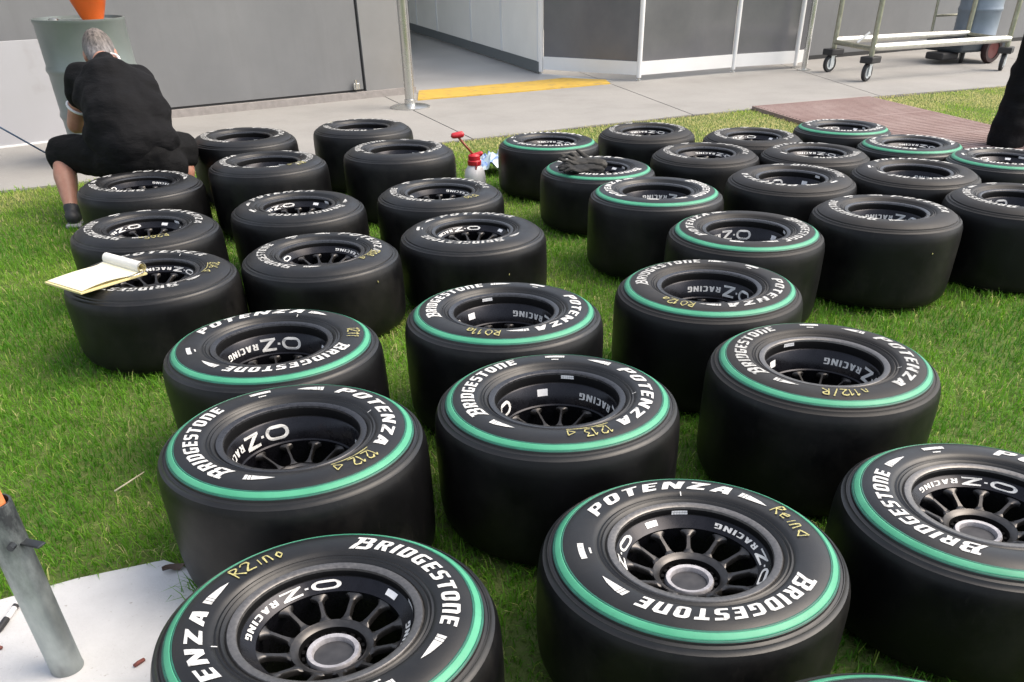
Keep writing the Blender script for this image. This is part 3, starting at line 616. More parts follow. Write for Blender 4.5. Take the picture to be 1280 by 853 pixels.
# ------------------------------------------------------------------ organic shapes
def capsule(mb, p0, r0, p1, r1, n=14):
    p0 = Vector(p0); p1 = Vector(p1); d = (p1 - p0); L = max(d.length, 1e-5); t = d / L
    pts = []; rs = []
    for k in range(5): a = PI / 2 * (1 - k / 4) ; pts.append(p0 - t * r0 * math.sin(a)); rs.append(max(r0 * math.cos(a), r0 * .02))
    for k in range(5): a = PI / 2 * k / 4; pts.append(p1 + t * r1 * math.sin(a)); rs.append(max(r1 * math.cos(a), r1 * .02))
    mb.tube(pts, rs, n)
def ellipsoid(mb, c, rad, rot=(0, 0, 0), n=16):
    from mathutils import Euler
    E = Euler(rot).to_matrix(); v = []; f = []; m_ = 10
    for i in range(m_ + 1):
        a = PI * i / m_
        for k in range(n):
            b = 2 * PI * k / n; s = max(math.sin(a), .02)
            v.append(Vector(c) + E @ Vector((rad[0] * s * math.cos(b), rad[1] * s * math.sin(b), rad[2] * math.cos(a))))
    for i in range(m_):
        for k in range(n): f.append((i * n + (k + 1) % n, i * n + k, (i + 1) * n + k, (i + 1) * n + (k + 1) % n))
    f.append(tuple(range(n))); f.append(tuple(m_ * n + k for k in range(n - 1, -1, -1)))
    mb.add(v, f)
def blob(name, mb, voxel, smooth, mat, parent, wrinkle=None, **tags):
    me = mesh(name, mb.v, mb.f); tmp = bpy.data.objects.new('tmp', me); COL.objects.link(tmp)
    md_ = tmp.modifiers.new('r', 'REMESH'); md_.mode = 'VOXEL'; md_.voxel_size = voxel
    if smooth: s_ = tmp.modifiers.new('s', 'SMOOTH'); s_.factor = .6; s_.iterations = smooth
    dg = bpy.context.evaluated_depsgraph_get(); me2 = bpy.data.meshes.new_from_object(tmp.evaluated_get(dg))
    bpy.data.objects.remove(tmp); bpy.data.meshes.remove(me); me2.name = name
    if wrinkle:
        amp, sc = wrinkle
        nrm = [v.normal.copy() for v in me2.vertices]
        for v, nn in zip(me2.vertices, nrm):
            q = v.co * sc; v.co += nn * amp * (noise.noise(Vector((q.x, q.y, q.z * 2.2))) + .5 * noise.noise(q * 2.3))
    me2.shade_smooth(); me2.materials.clear(); return obj(name, me2, mat, parent, **tags)

m = Mat('skin', (.40, .2, .14), .5); m.color(m.ramp(m.noise(18), [(.3, (.34, .155, .105)), (.7, (.44, .23, .165))])); m.b.inputs['Subsurface Weight'].default_value = .08; M_SKIN = m.m
def cloth(name, c):
    m = Mat(name, c, .88, spec=.2); m.color(m.ramp(m.noise(9, 5), [(.3, tuple(x * .7 for x in c)), (.7, tuple(x * 1.4 for x in c))])); m.b.inputs['Sheen Weight'].default_value = .0
    m.bump(m.noise(22, 4, stretch=(1, 1, 2.5)), .5, .012); return m.m
M_SHIRT = cloth('black_cotton', (.0045, .0045, .0055)); M_SHORT = cloth('black_shorts', (.0035, .0035, .004)); M_TROU = cloth('black_trousers', (.003, .003, .004))
m = Mat('grey_hair', (.25, .23, .22), .7); f = m.noise(60, 5, stretch=(1, 1, .3)); f2 = m.noise(9, 3)
sz = m.nt.nodes.new('ShaderNodeSeparateXYZ'); m.nt.links.new(m.coord('Generated'), sz.inputs[0])
m.color(m.mix(m.ramp(sz.outputs[2], [(.50, (1, 1, 1)), (.80, (.12, .12, .12))]), m.ramp(f, [(.35, (.035, .028, .024)), (.65, (.17, .14, .12))]), m.ramp(f, [(.3, (.08, .074, .072)), (.7, (.27, .255, .26))]))); m.bump(f, .8, .006); M_HAIR = m.m
M_HAIRD = simple('dark_hair', (.03, .022, .018), .6, scale=60, bump=.5)
M_TEE = simple('white_cotton', (.72, .72, .72), .85)
M_SHOE = simple('shoe_leather', (.016, .017, .02), .6); M_SOLE = simple('shoe_sole', (.25, .25, .27), .7)

def hand(mb, wrist, direction, side, s=1.0):
    """palm and five curled fingers leaving the wrist along direction; side = direction of the thumb"""
    d = Vector(direction).normalized(); sd_ = Vector(side); sd_ = (sd_ - d * sd_.dot(d)).normalized(); dn = d.cross(sd_) ; w = Vector(wrist)
    if dn.z > 0: dn = -dn
    for k in range(4): capsule(mb, w + sd_ * (.028 - .018 * k) * s, .014 * s, w + d * .085 * s + sd_ * (.030 - .020 * k) * s, .012 * s, 8)
    for k, L in enumerate((.070, .078, .073, .058)):
        b = w + d * .085 * s + sd_ * (.030 - .020 * k) * s; q = b + (d * .8 + dn * .5).normalized() * L * .55 * s; e = q + (d * .25 + dn).normalized() * L * .5 * s
        capsule(mb, b, .0095 * s, q, .009 * s, 8); capsule(mb, q, .009 * s, e, .0075 * s, 8)
    b = w + d * .025 * s + sd_ * .035 * s; q = b + (d * .6 + sd_ * .8).normalized() * .04 * s; e = q + (d + dn * .5).normalized() * .032 * s
    capsule(mb, b, .013 * s, q, .0105 * s, 8); capsule(mb, q, .0105 * s, e, .009 * s, 8)

def head_parts(mb, c, fwd, up_, s=1.0):
    """head with face features; fwd = where the face looks, up_ = crown direction"""
    f_ = Vector(fwd).normalized(); u_ = Vector(up_); u_ = (u_ - f_ * u_.dot(f_)).normalized(); r_ = f_.cross(u_); c = Vector(c)
    E = Matrix((r_, f_, u_)).transposed(); rot = E.to_euler()
    ellipsoid(mb, c + u_ * .02 * s, (.075 * s, .093 * s, .098 * s), rot); ellipsoid(mb, c + f_ * .02 * s - u_ * .045 * s, (.058 * s, .070 * s, .075 * s), rot)
    capsule(mb, c + f_ * .088 * s + u_ * .012 * s, .009 * s, c + f_ * .108 * s - u_ * .022 * s, .014 * s, 8)                      # nose
    capsule(mb, c + f_ * .085 * s - u_ * .052 * s - r_ * .018 * s, .008 * s, c + f_ * .085 * s - u_ * .052 * s + r_ * .018 * s, .008 * s, 8)  # mouth
    for q in (1, -1):
        ellipsoid(mb, c + r_ * q * .076 * s - f_ * .005 * s - u_ * .005 * s, (.012 * s, .022 * s, .033 * s), rot)                # ears
        capsule(mb, c + r_ * q * .030 * s + f_ * .083 * s + u_ * .022 * s, .010 * s, c + r_ * q * .034 * s + f_ * .080 * s + u_ * .022 * s, .009 * s, 8)  # brow / eye
    return E, rot, f_, u_, r_

for i, ang, z in ((5, -48, .24), (9, -92, .27), (11, -38, .25), (12, -60, .2), (14, -70, .26)):
    w = W[i - 1]; par = [o for o in bpy.data.objects if o.get('label') == w[9]][0]
    ca, sa_ = math.cos(R(ang)), math.sin(R(ang)); fl = MB()
    ellipsoid(fl, (.3325 * ca, .3325 * sa_, z), (.003, .0022, .0042), (0, 0, R(ang)), 8); fl.build('fleck', M_CHALK, par, smooth=True)
# crouching man -----------------------------------------------------
man = empty('person', (-2.38, 5.55, 0), label='person in black T-shirt and shorts sitting crouched with back turned among the wheels', category='person')
O_ = Vector((-2.38, 5.55, 0)); L_ = lambda *p: Vector(p) - O_
body = MB()
pel = L_(-2.34, 5.44, .37); ch = L_(-2.42, 5.66, .64); nk = L_(-2.50, 5.84, .765); hd = L_(-2.575, 5.97, .805)
hL, hR = L_(-2.46, 5.46, .35), L_(-2.22, 5.46, .35); kL, kR = L_(-2.80, 5.60, .345), L_(-2.12, 5.70, .345); aL, aR = L_(-2.735, 5.36, .10), L_(-2.13, 5.62, .10)
sL, sR = L_(-2.64, 5.77, .70), L_(-2.30, 5.77, .69); eL, eR = L_(-2.795, 5.84, .455), L_(-2.38, 6.06, .52); wL, wR = L_(-2.62, 6.08, .42), L_(-2.42, 6.16, .42)
ellipsoid(body, pel, (.17, .13, .12)); capsule(body, pel, .13, ch, .15); capsule(body, ch, .14, nk, .07); capsule(body, nk - Vector((0, .02, .01)), .062, hd, .06)
for s_, e_, w_, q in ((sL, eL, wL, 1), (sR, eR, wR, -1)):
    capsule(body, ch, .10, s_, .07); capsule(body, s_, .06, e_, .046); capsule(body, e_, .045, w_, .030); hand(body, w_, w_ - e_ + Vector((0, .05, 0)), Vector((q * .5, .4, .6)))
for h_, k_, a_ in ((hL, kL, aL), (hR, kR, aR)):
    capsule(body, h_, .095, k_, .062); capsule(body, k_, .06, k_ * .55 + a_ * .45 + Vector((0, -.015, 0)), .066); capsule(body, k_ * .55 + a_ * .45 + Vector((0, -.015, 0)), .066, a_, .038); capsule(body, a_, .038, a_ + Vector((0, .03, -.05)), .035)
E_, rot_, f_, u_, r_ = head_parts(body, hd, (-.25, .75, -.55), (-.2, .5, .85), 1.12)
blob('body', body, .011, 4, M_SKIN, man)
shirt = MB()
ellipsoid(shirt, L_(-2.35, 5.48, .455), (.235, .19, .15)); capsule(shirt, L_(-2.36, 5.50, .50), .205, ch, .19); ellipsoid(shirt, L_(-2.405, 5.66, .625), (.255, .18, .165), (.5, 0, .1))
capsule(shirt, ch + Vector((0, .02, .02)), .165, nk - Vector((-.005, .015, .012)), .085); capsule(shirt, L_(-2.34, 5.50, .48), .20, L_(-2.32, 5.44, .42), .18); ellipsoid(shirt, L_(-2.30, 5.60, .55), (.20, .17, .16)); ellipsoid(shirt, L_(-2.23, 5.52, .43), (.17, .16, .13))
for s_, e_ in ((sL, eL), (sR, eR)):
    capsule(shirt, ch + Vector((0, .03, .03)), .12, s_, .092); capsule(shirt, s_, .090, s_ * .66 + e_ * .34, .078)
blob('shirt', shirt, .012, 14, M_SHIRT, man, wrinkle=(.012, 7))
sh = MB(); ellipsoid(sh, pel - Vector((0, 0, .02)), (.215, .16, .14)); ellipsoid(sh, L_(-2.28, 5.50, .29), (.25, .15, .13))
for h_, k_ in ((hL, kL), (hR, kR)): capsule(sh, h_, .125, k_, .096); capsule(sh, k_ + Vector((0, -.02, -.02)), .09, k_ * .86 + (aL if h_ == hL else aR) * .14, .088)
blob('shorts', sh, .012, 4, M_SHORT, man, wrinkle=(.008, 9))
hr = MB(); hc = hd + u_ * .024 - f_ * .012
ellipsoid(hr, hc, (.090, .105, .110), rot_); ellipsoid(hr, hd - f_ * .055 - u_ * .025, (.075, .056, .080), rot_)
blob('hair', hr, .009, 2, M_HAIR, man, wrinkle=(.0025, 45))
q = MB().tube([nk + Vector((.075 * math.cos(a), .062 * math.sin(a) + .01, .02 + .03 * math.sin(a))) for a in [2 * PI * i / 24 for i in range(25)]], .008, 8, False); q.build('undershirt_collar', M_TEE, man, smooth=True)
for s_, e_ in ((sL, eL), (sR, eR)):
    dn_ = (e_ - s_).normalized(); c_ = s_ + (e_ - s_) * .60; o1 = dn_.orthogonal().normalized(); o2 = dn_.cross(o1)
    MB().tube([c_ + (o1 * math.cos(a) + o2 * math.sin(a)) * .056 for a in [2 * PI * i / 20 for i in range(21)]], .008, 8, False).build('undershirt_cuff', M_TEE, man, smooth=True)
for a_, yaw in ((aL, .5), (aR, -.3)):
    so = MB(); fdir = Vector((-math.sin(yaw) * .5, 1, 0)).normalized()
    capsule(so, a_ + Vector((0, 0, -.045)) - fdir * .045, .042, a_ + Vector((0, 0, -.062)) + fdir * .15, .036); capsule(so, a_ + Vector((0, 0, -.01)), .046, a_ + Vector((0, 0, -.05)) + fdir * .06, .042)
    s_o = blob('shoe', so, .008, 2, M_SHOE, man)
    MB().box(tuple(a_ + fdir * .055 + Vector((0, 0, -.088))), (.085, .29, .024), yaw * .45, .01).build('sole', M_SOLE, s_o)

# standing person at the frame edge ---------------------------------
p2 = empty('person', (3.90, 7.42, 0), label='standing person in loose black trousers and dark top beside the brown mats', category='person')
b2 = MB(); capsule(b2, (0, 0, .95), .13, (0, 0, 1.35), .15); capsule(b2, (0, 0, 1.35), .12, (0, 0, 1.55), .055)
E2, rot2, f2_, u2_, r2_ = head_parts(b2, (0, .03, 1.66), (-.4, 1, -.1), (0, 0, 1))
tr = MB()
for q in (-1, 1):
    capsule(b2, (q * .10, 0, .92), .085, (q * .115, .01, .5), .055); capsule(b2, (q * .115, .01, .5), .052, (q * .12, -.01, .09), .036)
    capsule(b2, (q * .17, 0, 1.40), .06, (q * .26, .0, 1.12), .043); capsule(b2, (q * .26, 0, 1.12), .042, (q * .16, .24, 1.16), .029); hand(b2, (q * .16, .24, 1.16), (-q * .4, 1, .2), (0, 0, 1))
    capsule(tr, (q * .09, 0, .93), .14, (q * .13, .01, .52), .125); capsule(tr, (q * .13, .01, .56), .12, (q * .16, -.03, .09), .145)
blob('body', b2, .014, 4, M_SKIN, p2)
ellipsoid(tr, (0, 0, .97), (.19, .14, .12)); blob('trousers', tr, .014, 4, M_TROU, p2, wrinkle=(.014, 6))
jk = MB(); capsule(jk, (0, 0, .95), .17, (0, 0, 1.38), .175)
for q in (-1, 1): capsule(jk, (0, 0, 1.4), .13, (q * .17, 0, 1.40), .085); capsule(jk, (q * .17, 0, 1.40), .082, (q * .26, 0, 1.12), .065); capsule(jk, (q * .26, 0, 1.12), .062, (q * .175, .21, 1.155), .048)
blob('jacket', jk, .014, 4, M_SHIRT, p2, wrinkle=(.01, 7))
h2 = MB(); ellipsoid(h2, Vector((0, .03, 1.66)) + u2_ * .028 - f2_ * .014, (.081, .095, .097), rot2); blob('hair', h2, .01, 2, M_HAIRD, p2)
for q in (-1, 1):
    so = MB(); capsule(so, (q * .13, -.05, .045), .043, (q * .14, .15, .035), .035); blob('shoe', so, .01, 2, M_SHOE, p2)

# ------------------------------------------------------------------ drum, funnel, board, hose
m = Mat('drum_paint', (.16, .20, .19), .38, .3); f = m.noise(4, 6); m.color(m.ramp(f, [(.3, (.15, .178, .172)), (.7, (.195, .222, .214))])); m.rough(m.maprange(f, .3, .5)); M_DRUM = m.m
M_DRUM2 = simple('blue_grey_drum', (.17, .21, .26), .4, .2, var=.12, scale=5)
def drum(loc, label, mat, r=.295, h=.89):
    d = empty('steel_drum', loc, label=label, category='drum')
    pr = [(0, .02), (r - .012, .02), (r - .006, 0), (r + .004, .004), (r + .004, .018), (r, .024)]
    for zc in (.31, .60): pr += [(r, zc - .03), (r + .006, zc - .015), (r + .011, zc), (r + .006, zc + .015), (r, zc + .03)]
    pr += [(r, h - .024), (r + .005, h - .016), (r + .005, h), (r - .007, h + .001), (r - .010, h - .016), (0, h - .016)]
    MB().lathe(pr, 64).build('shell', mat, d, auto=38)
    MB().lathe([(0, h - .016), (.034, h - .016), (.034, h + .002), (.028, h + .006), (0, h + .006)], 18, (-.12, -.13, 0)).build('bung', M_STEEL, d, auto=40)
    return d
drum((-3.235, 7.30, .012), 'grey-green steel drum with an orange funnel, standing behind the crouching man', M_DRUM, .305, .905)
M_ORANGE = simple('orange_plastic', (.88, .15, .015), .35, var=.08, scale=8)
fu = empty('funnel', (-3.12, 7.27, .90), label='bright orange plastic funnel standing in the drum top', category='funnel')
MB().lathe([(.068, .0), (.072, .012), (.078, .02), (.16, .22), (.168, .225), (.168, .24), (.162, .24), (.152, .22), (.07, .02), (.066, 0)], 36, closed=True).build('cone', M_ORANGE, fu, auto=40)
MB().lathe([(.055, -.03), (.066, .004), (.068, .006), (.052, .006), (.045, -.03)], 24).build('spout', M_ORANGE, fu, auto=40)
MB().tube([(.165, 0, .235), (.21, 0, .22), (.205, 0, .15), (.13, 0, .13)], .011, 8).build('handle', M_ORANGE, fu, smooth=True)
m = Mat('white_board', (0.5016, 0.5016, 0.5168), .6); f = m.noise(1.672, 5.32, 0.532); m.color(m.ramp(f, [(.3, (0.3952, 0.3952, 0.418)), (.55, (0.3724, 0.3724, 0.3876)), (.68, (0.2888, 0.2774, 0.2774)), (.8, (0.3724, 0.3648, 0.3724))])); M_BOARD = m.m
bd = empty('white_board', (-4.20, 7.93, .012), label='tall white board leaning on the grey wall beside the drum', category='board')
bd.rotation_euler = (R(-4), 0, R(40))
MB().box((-.55, .01, .36), (1.9, .02, .72), 0, .003).build('panel', M_BOARD, bd); MB().box((-.55, .0, .0), (1.9, .03, .024), 0, .003).build('edge_strip', M_ALU, bd)
M_BLUE = simple('blue_hose', (.05, .09, .16), .5)
hz = MB().tube([(-4.6, 6.6, .62), (-4.15, 6.8, .40), (-3.9, 7.0, .275), (-3.795, 7.3, .06), (-3.75, 7.45, .026), (-3.6, 7.6, .024), (-3.3, 7.75, .024)], .0065, 8)
hz.build('hose', M_BLUE, smooth=True, label='thin dark blue hose hanging down to the concrete in front of the white board', category='hose')

# ------------------------------------------------------------------ trolley and drum cart
tk = empty('steel_trolley', (0, 0, 0), label='tall steel tube trolley on castors in front of the grey wall', category='trolley')
c4 = [Vector((3.78, 12.42, 0)), Vector((3.95, 11.50, 0)), Vector((5.95, 12.45, 0)), Vector((5.78, 13.30, 0))]
M_TUBE = metal('zinc_tube', (.72, .71, .66), .33, .85, 30, .1); M_TUBED = metal('worn_tube', (.34, .34, .27), .4, .8, 25, .2)
M_CAST = simple('castor_rubber', (.02, .02, .022), .6); M_CASTH = metal('castor_hub', (.62, .66, .68), .4, .6)
zt = .345
for p in c4: MB().tube([p + Vector((0, 0, .24)), p + Vector((0, 0, 1.7))], .031, 14).build('upright', M_TUBED, tk, auto=40)
for a, b in ((0, 3), (1, 2)): MB().tube([c4[a] + Vector((0, 0, zt)), c4[b] + Vector((0, 0, zt))], .038, 14).build('long_rail', M_TUBE, tk, auto=40)
for a, b in ((0, 1), (3, 2)): MB().tube([c4[a] + Vector((0, 0, zt - .015)), c4[b] + Vector((0, 0, zt - .015))], .026, 12).build('cross_rail', M_TUBED, tk, auto=40)
for a, b in ((0, 3), (1, 2), (0, 1), (3, 2)): MB().tube([c4[a] + Vector((0, 0, 1.65)), c4[b] + Vector((0, 0, 1.65))], .025, 10).build('top_rail', M_TUBE, tk, auto=40)
MB().tube([c4[0] + Vector((.16, -.35, zt)), c4[0] + Vector((.30, -.32, zt + .1))], .016, 8).build('catch', M_TUBE, tk, auto=40)
for i, p in enumerate(c4):
    cs = empty('castor', (p.x, p.y, -.018), .5 + i * .25); cs.parent = tk
    MB().box((0, 0, .245), (.21, .16, .065), 0, .01).build('mount_block', M_CAST, cs)
    mb = MB(); mb.lathe([(0, .205), (.05, .205), (.05, .215), (0, .215)], 16)
    for q in (-1, 1): mb.box((-.02, q * .032, .15), (.055, .006, .13), 0)
    mb.build('fork', M_CASTH, cs)
    for nm, pr, mt in (('tyre', [(.062, -.022), (.088, -.022), (.094, -.012), (.094, .012), (.088, .022), (.062, .022)], M_CAST), ('wheel_disc', [(0, -.016), (.063, -.02), (.063, .02), (0, .016)], M_CASTH)):
        w_ = MB().lathe(pr, 28); w_.xform(Matrix.Translation((-.03, 0, .094 + .03)) @ Matrix.Rotation(PI / 2, 4, 'X')); w_.build(nm, mt, cs, auto=35)
drum((5.98, 13.55, .282), 'blue-grey drum on the low dark cart behind the steel trolley', M_DRUM2, .27, .85)
ct = empty('drum_cart', (5.9, 13.45, .012), .45, label='low dark cart with a red-hubbed wheel under the blue-grey drum', category='cart')
MB().box((0, .05, .20), (.85, .62, .14), 0, .03).build('tray', simple('dark_blue_steel', (.03, .04, .05), .5), ct)
MB().box((-.45, .0, .09), (.3, .3, .08), 0, .02).build('nose_plate', M_CAST, ct)
for xx, yy in ((.10, -.30), (.10, .42)):
    for nm, pr, mt in (('tyre', [(.10, -.04), (.14, -.045), (.155, -.02), (.155, .02), (.14, .045), (.10, .04)], simple('dark_red_tyre', (.025, .01, .01), .7)), ('wheel_disc', [(0, -.02), (.1, -.03), (.1, .03), (0, .02)], simple('red_hub', (.10, .018, .016), .5))):
        w_ = MB().lathe(pr, 28); w_.xform(Matrix.Translation((xx, yy, .155)) @ Matrix.Rotation(PI / 2, 4, 'X')); w_.build(nm, mt, ct, auto=35)
mb = MB()
for xx in (-.3, .3): mb.tube([(xx, .40, .2), (xx, .44, 1.25)], .018, 10)
for zz in (.5, .85, 1.2): mb.tube([(-.3, .42, zz), (.3, .42, zz)], .014, 8)
mb.build('push_frame', M_TUBED, ct, auto=40)

# ------------------------------------------------------------------ galvanised pole, marker and litter
m = Mat('galvanised', (.42, .46, .46), .36, .92); f = m.noise(16, 6, .65, stretch=(1, 1, .35)); f2 = m.noise(5, 4)
gc = m.mix(m.ramp(f2, [(.45, (0, 0, 0)), (.7, (.8, .8, .8))]), m.ramp(f, [(.3, (.30, .34, .34)), (.7, (.50, .54, .53))]), (.16, .17, .175))
gz = m.nt.nodes.new('ShaderNodeSeparateXYZ'); m.nt.links.new(m.coord('Generated'), gz.inputs[0])
ad = m.nt.nodes.new('ShaderNodeMath'); ad.operation = 'MULTIPLY'; m.nt.links.new(gz.outputs[2], ad.inputs[0]); m.nt.links.new(m.noise(14, 7, .7, stretch=(1, 1, .5)), ad.inputs[1])      # tarry grime soaked into the upper end
m.color(m.mix(m.ramp(ad.outputs[0], [(.22, (0, 0, 0)), (.55, (.95, .95, .95))]), gc, (.035, .038, .042))); m.rough(m.maprange(f, .32, .6)); M_GALV = m.m
po = empty('steel_pole', (-1.075, 1.42, .012), label='short galvanised steel tube post with an orange plug in its open top', category='post')
po.rotation_euler = (0, R(.8), 0)
MB().lathe([(.0345, 0), (.0360, .004), (.0350, .01), (.0345, .44), (.0335, .442), (.0300, .442), (.0295, .36)], 40).build('tube', M_GALV, po, auto=40)
MB().lathe([(0, .545), (.012, .54), (.022, .52), (.0245, .47), (.026, .37), (0, .37)], 28, (-.003, 0, 0)).build('plug', simple('faded_orange_plastic', (.62, .20, .07), .55, var=.2), po, auto=50)
tb = MB(); tb.box((.052, -.012, .352), (.05, .022, .005), -.3, .002); tb.tube([(.028, -.032, .362), (.028, -.046, .362)], .007, 10); tb.build('bracket_tab', metal('blackened_tab', (.05, .055, .06), .4, .7), po)
pe = empty('marker_pen', (-1.296, 1.602, .012), R(92), label='black and white marker pen lying on the pale slab', category='pen')
px = Matrix.Translation((0, 0, .0075)) @ Matrix.Rotation(PI / 2, 4, 'Y')
for nm, pr, mt in (('barrel', [(0, -.012), (.0068, -.012), (.0070, .05), (.006, .056), (0, .056)], simple('pen_white', (.6, .6, .6), .4)), ('cap', [(0, -.058), (.0062, -.058), (.0076, -.05), (.0076, -.012), (0, -.012)], M_CAST), ('band', [(0, .03), (.0073, .03), (.0073, .04), (0, .04)], M_CAST)):
    MB().lathe(pr, 16).xform(px).build(nm, mt, pe, auto=40)
M_BUTT = simple('reddish_bark', (.16, .05, .04), .8, var=.4, scale=80)
for i, (x, y, L, a, lb) in enumerate(((-.913, 1.43, .028, 1.0, 'short reddish twig on the pale slab nearer the green-striped wheel'), (-1.07, 1.355, .02, .2, 'reddish bark crumb beside the foot of the steel pole'), (-1.26, 1.485, .008, .3, 'tiny brown crumb on the pale slab under the marker pen'))):
    d = Vector((math.cos(a), math.sin(a), 0)) * L / 2; c0 = Vector((x, y, .016))
    MB().tube([c0 - d, c0 - d * .2 + Vector((.001, .001, .001)), c0 + d], [.0042, .0052, .004], 8).build('twig', M_BUTT, smooth=True, label=lb, category='twig')
tw = MB().tube([(-1.246, 2.158, .042), (-1.215, 2.200, .05), (-1.186, 2.248, .056)], [.0028, .0026, .0016], 6); tw.build('straw_stalk', simple('dry_straw', (.55, .50, .36), .8), smooth=True, label='pale dry stalk lying on the grass near the 1212 wheel', category='stalk')
# dead leaf on the slab corner
lv = []; lf = []
for i in range(7):
    t = i / 6; w_ = .016 * math.sin(PI * min(1, t * .95 + .04)); lv += [(-.03 + .06 * t, -w_, .006 * math.sin(t * 7) + .008), (-.03 + .06 * t, 0, .002 + .004 * t), (-.03 + .06 * t, w_, .010 + .004 * math.cos(t * 5))]
for i in range(6): lf += [(i * 3, i * 3 + 3, i * 3 + 4, i * 3 + 1), (i * 3 + 1, i * 3 + 4, i * 3 + 5, i * 3 + 2)]
lo = obj('dead_leaf', mesh('dead_leaf', lv, lf, smooth=True), simple('dead_leaf', (.09, .06, .045), .8), label='curled dead brown leaf at the corner of the pale slab', category='leaf'); lo.location = (-.955, 1.80, .014); lo.rotation_euler = (0, 0, .4)

# ------------------------------------------------------------------ sprayer, cloth, gloves, notepad
M_RED = simple('red_plastic', (.48, .02, .03), .32, var=.15, scale=10); M_BOT = simple('white_bottle', (.7, .68, .68), .4, var=.05, scale=8)
sp = empty('pump_sprayer', (-.375, 6.10, 0), label='white pump sprayer bottle with red head and red-knobbed plunger', category='sprayer')
MB().lathe([(0, .012), (.06, .012), (.068, .02), (.07, .10), (.062, .14), (.04, .168), (.034, .175), (0, .175)], 28).build('bottle', M_BOT, sp, auto=40)
MB().lathe([(.0, .172), (.044, .172), (.046, .195), (.040, .2), (.040, .225), (.028, .235), (0, .235)], 20).build('collar', M_RED, sp, auto=40)
mb = MB(); capsule(mb, (-.01, 0, .215), .022, (.045, .01, .235), .014, 10); mb.build('nozzle', M_RED, sp, smooth=True)
MB().tube([(-.005, 0, .23), (-.095, -.02, .335)], .0075, 8).build('plunger_rod', simple('brown_rod', (.25, .06, .03), .4), sp, smooth=True)
mb = MB(); capsule(mb, (-.125, -.03, .345), .017, (-.075, -.015, .35), .019, 10); mb.build('plunger_knob', M_RED, sp, smooth=True)
mb = MB(); mb.tube([(.03, .0, .215), (.02, -.04, .19), (.01, -.05, .15)], .006, 8); mb.build('trigger', M_RED, sp, smooth=True)
m = Mat('blue_white_cloth', (.4, .5, .7), .8); f = m.noise(7, 2); m.color(m.ramp(f, [(.42, (.60, .72, .74)), (.5, (.16, .28, .62)), (.58, (.66, .72, .76))])); M_CLOTH = m.m
N = 26; cv = []; cf = []
for i in range(N + 1):
    for j in range(N + 1):
        u, w_ = i / N - .5, j / N - .5; q = Vector((u * 6, w_ * 6, 1.3)); rr = math.hypot(u, w_)
        z = .035 + .07 * max(0, 1 - rr * 1.9) + .06 * noise.noise(q) + .035 * noise.noise(q * 2.1); cv.append((u * .27 + .03 * noise.noise(q + Vector((5, 0, 0))), w_ * .30 + .03 * noise.noise(q + Vector((0, 7, 0))), max(.012, z)))
for i in range(N):
    for j in range(N): cf.append((i * (N + 1) + j, (i + 1) * (N + 1) + j, (i + 1) * (N + 1) + j + 1, i * (N + 1) + j + 1))
ck = obj('cloth', mesh('cloth', cv, cf, smooth=True), M_CLOTH, label='crumpled blue and white cloth on the grass by the sprayer', category='cloth'); ck.location = (-.285, 6.72, .02)

M_GLOVE = simple('glove_fabric', (.007, .007, .007), .8, var=.4, scale=30, bump=.6); M_GLOVE2 = simple('glove_grip', (.022, .02, .016), .7, var=.3, scale=25)
def glove(loc, rz, label, curl, mat):
    g = MB(); zb = .02
    capsule(g, (0, -.07, zb), .038, (0, -.01, zb), .036); ellipsoid(g, (0, .03, zb + .004), (.050, .055, .024))
    for k, (x, L) in enumerate(((-.036, .075), (-.012, .09), (.012, .086), (.035, .065))):
        b = Vector((x, .07, zb)); q_ = b + Vector((x * .35, L * .5, .02 + curl * .02 * (k % 2))); e = q_ + Vector((x * .15, L * .45, -.02 + curl * .03 * ((k + 1) % 2)))
        capsule(g, b - Vector((0, .025, 0)), .0135, q_, .0125, 8); capsule(g, q_, .0125, e, .011, 8)
    b = Vector((.045, .0, zb)); q_ = b + Vector((.035, .035, .018)); e = q_ + Vector((.005, .04, .03 * curl)); capsule(g, b, .016, q_, .014, 8); capsule(g, q_, .014, e, .012, 8)
    o = blob('glove', g, .005, 2, mat, None, wrinkle=(.004, 30), label=label, category='glove', group='work gloves on the wheel'); o.location = loc; o.rotation_euler = (R(3), R(-5), rz); o.scale = (1.05, 1.0, .75); return o
glove((.30, 5.115, .312), R(105), 'black work glove lying palm down across the green stripe', .25, M_GLOVE)
glove((.315, 5.17, .333), R(78), 'grey-palmed work glove lying on top of the other glove', .9, M_GLOVE2)

pad = empty('notepad', (-1.64, 3.235, .336), label='open yellow legal notepad with rolled-back white pages lying on a wheel', category='notepad')
pad.rotation_euler = (R(-1), R(2), R(-31 + 0))
M_YPAPER = simple('yellow_paper', (0.663, 0.578, 0.289), .7, var=.06, scale=12); M_WPAPER = simple('white_paper', (0.68, 0.6715, 0.6375), .7, var=.04, scale=12)
mb = MB().box((0, 0, -.004), (.205, .29, .007), 0, .001); mb.build('backing_pad', M_YPAPER, pad)
V = []; F = []; N = 14
for i in range(N + 1):
    t = i / N; y = -.135 + .27 * t; z = .002 + .006 * math.sin(t * 3) + (.012 * max(0, t - .75) * 4)
    V += [(-.098, y, z), (.098, y, z + .003 * math.sin(t * 5))]
for i in range(N): F.append((2 * i, 2 * i + 1, 2 * i + 3, 2 * i + 2))
mb = MB().add(V, F); V2 = [(x, y, z - .0015) for x, y, z in V]; mb.add(V2, [tuple(reversed(f)) for f in F]); mb.build('page', simple('cream_page', (.74, .70, .52), .7, var=.04, scale=10), pad, smooth=True)
ro = []
for k in range(26):
    a = k / 25 * 2 * PI * 1.6; r_ = .013 + .009 * k / 25; ro.append((.13 + r_ * math.cos(a), .022 + r_ * math.sin(a)))
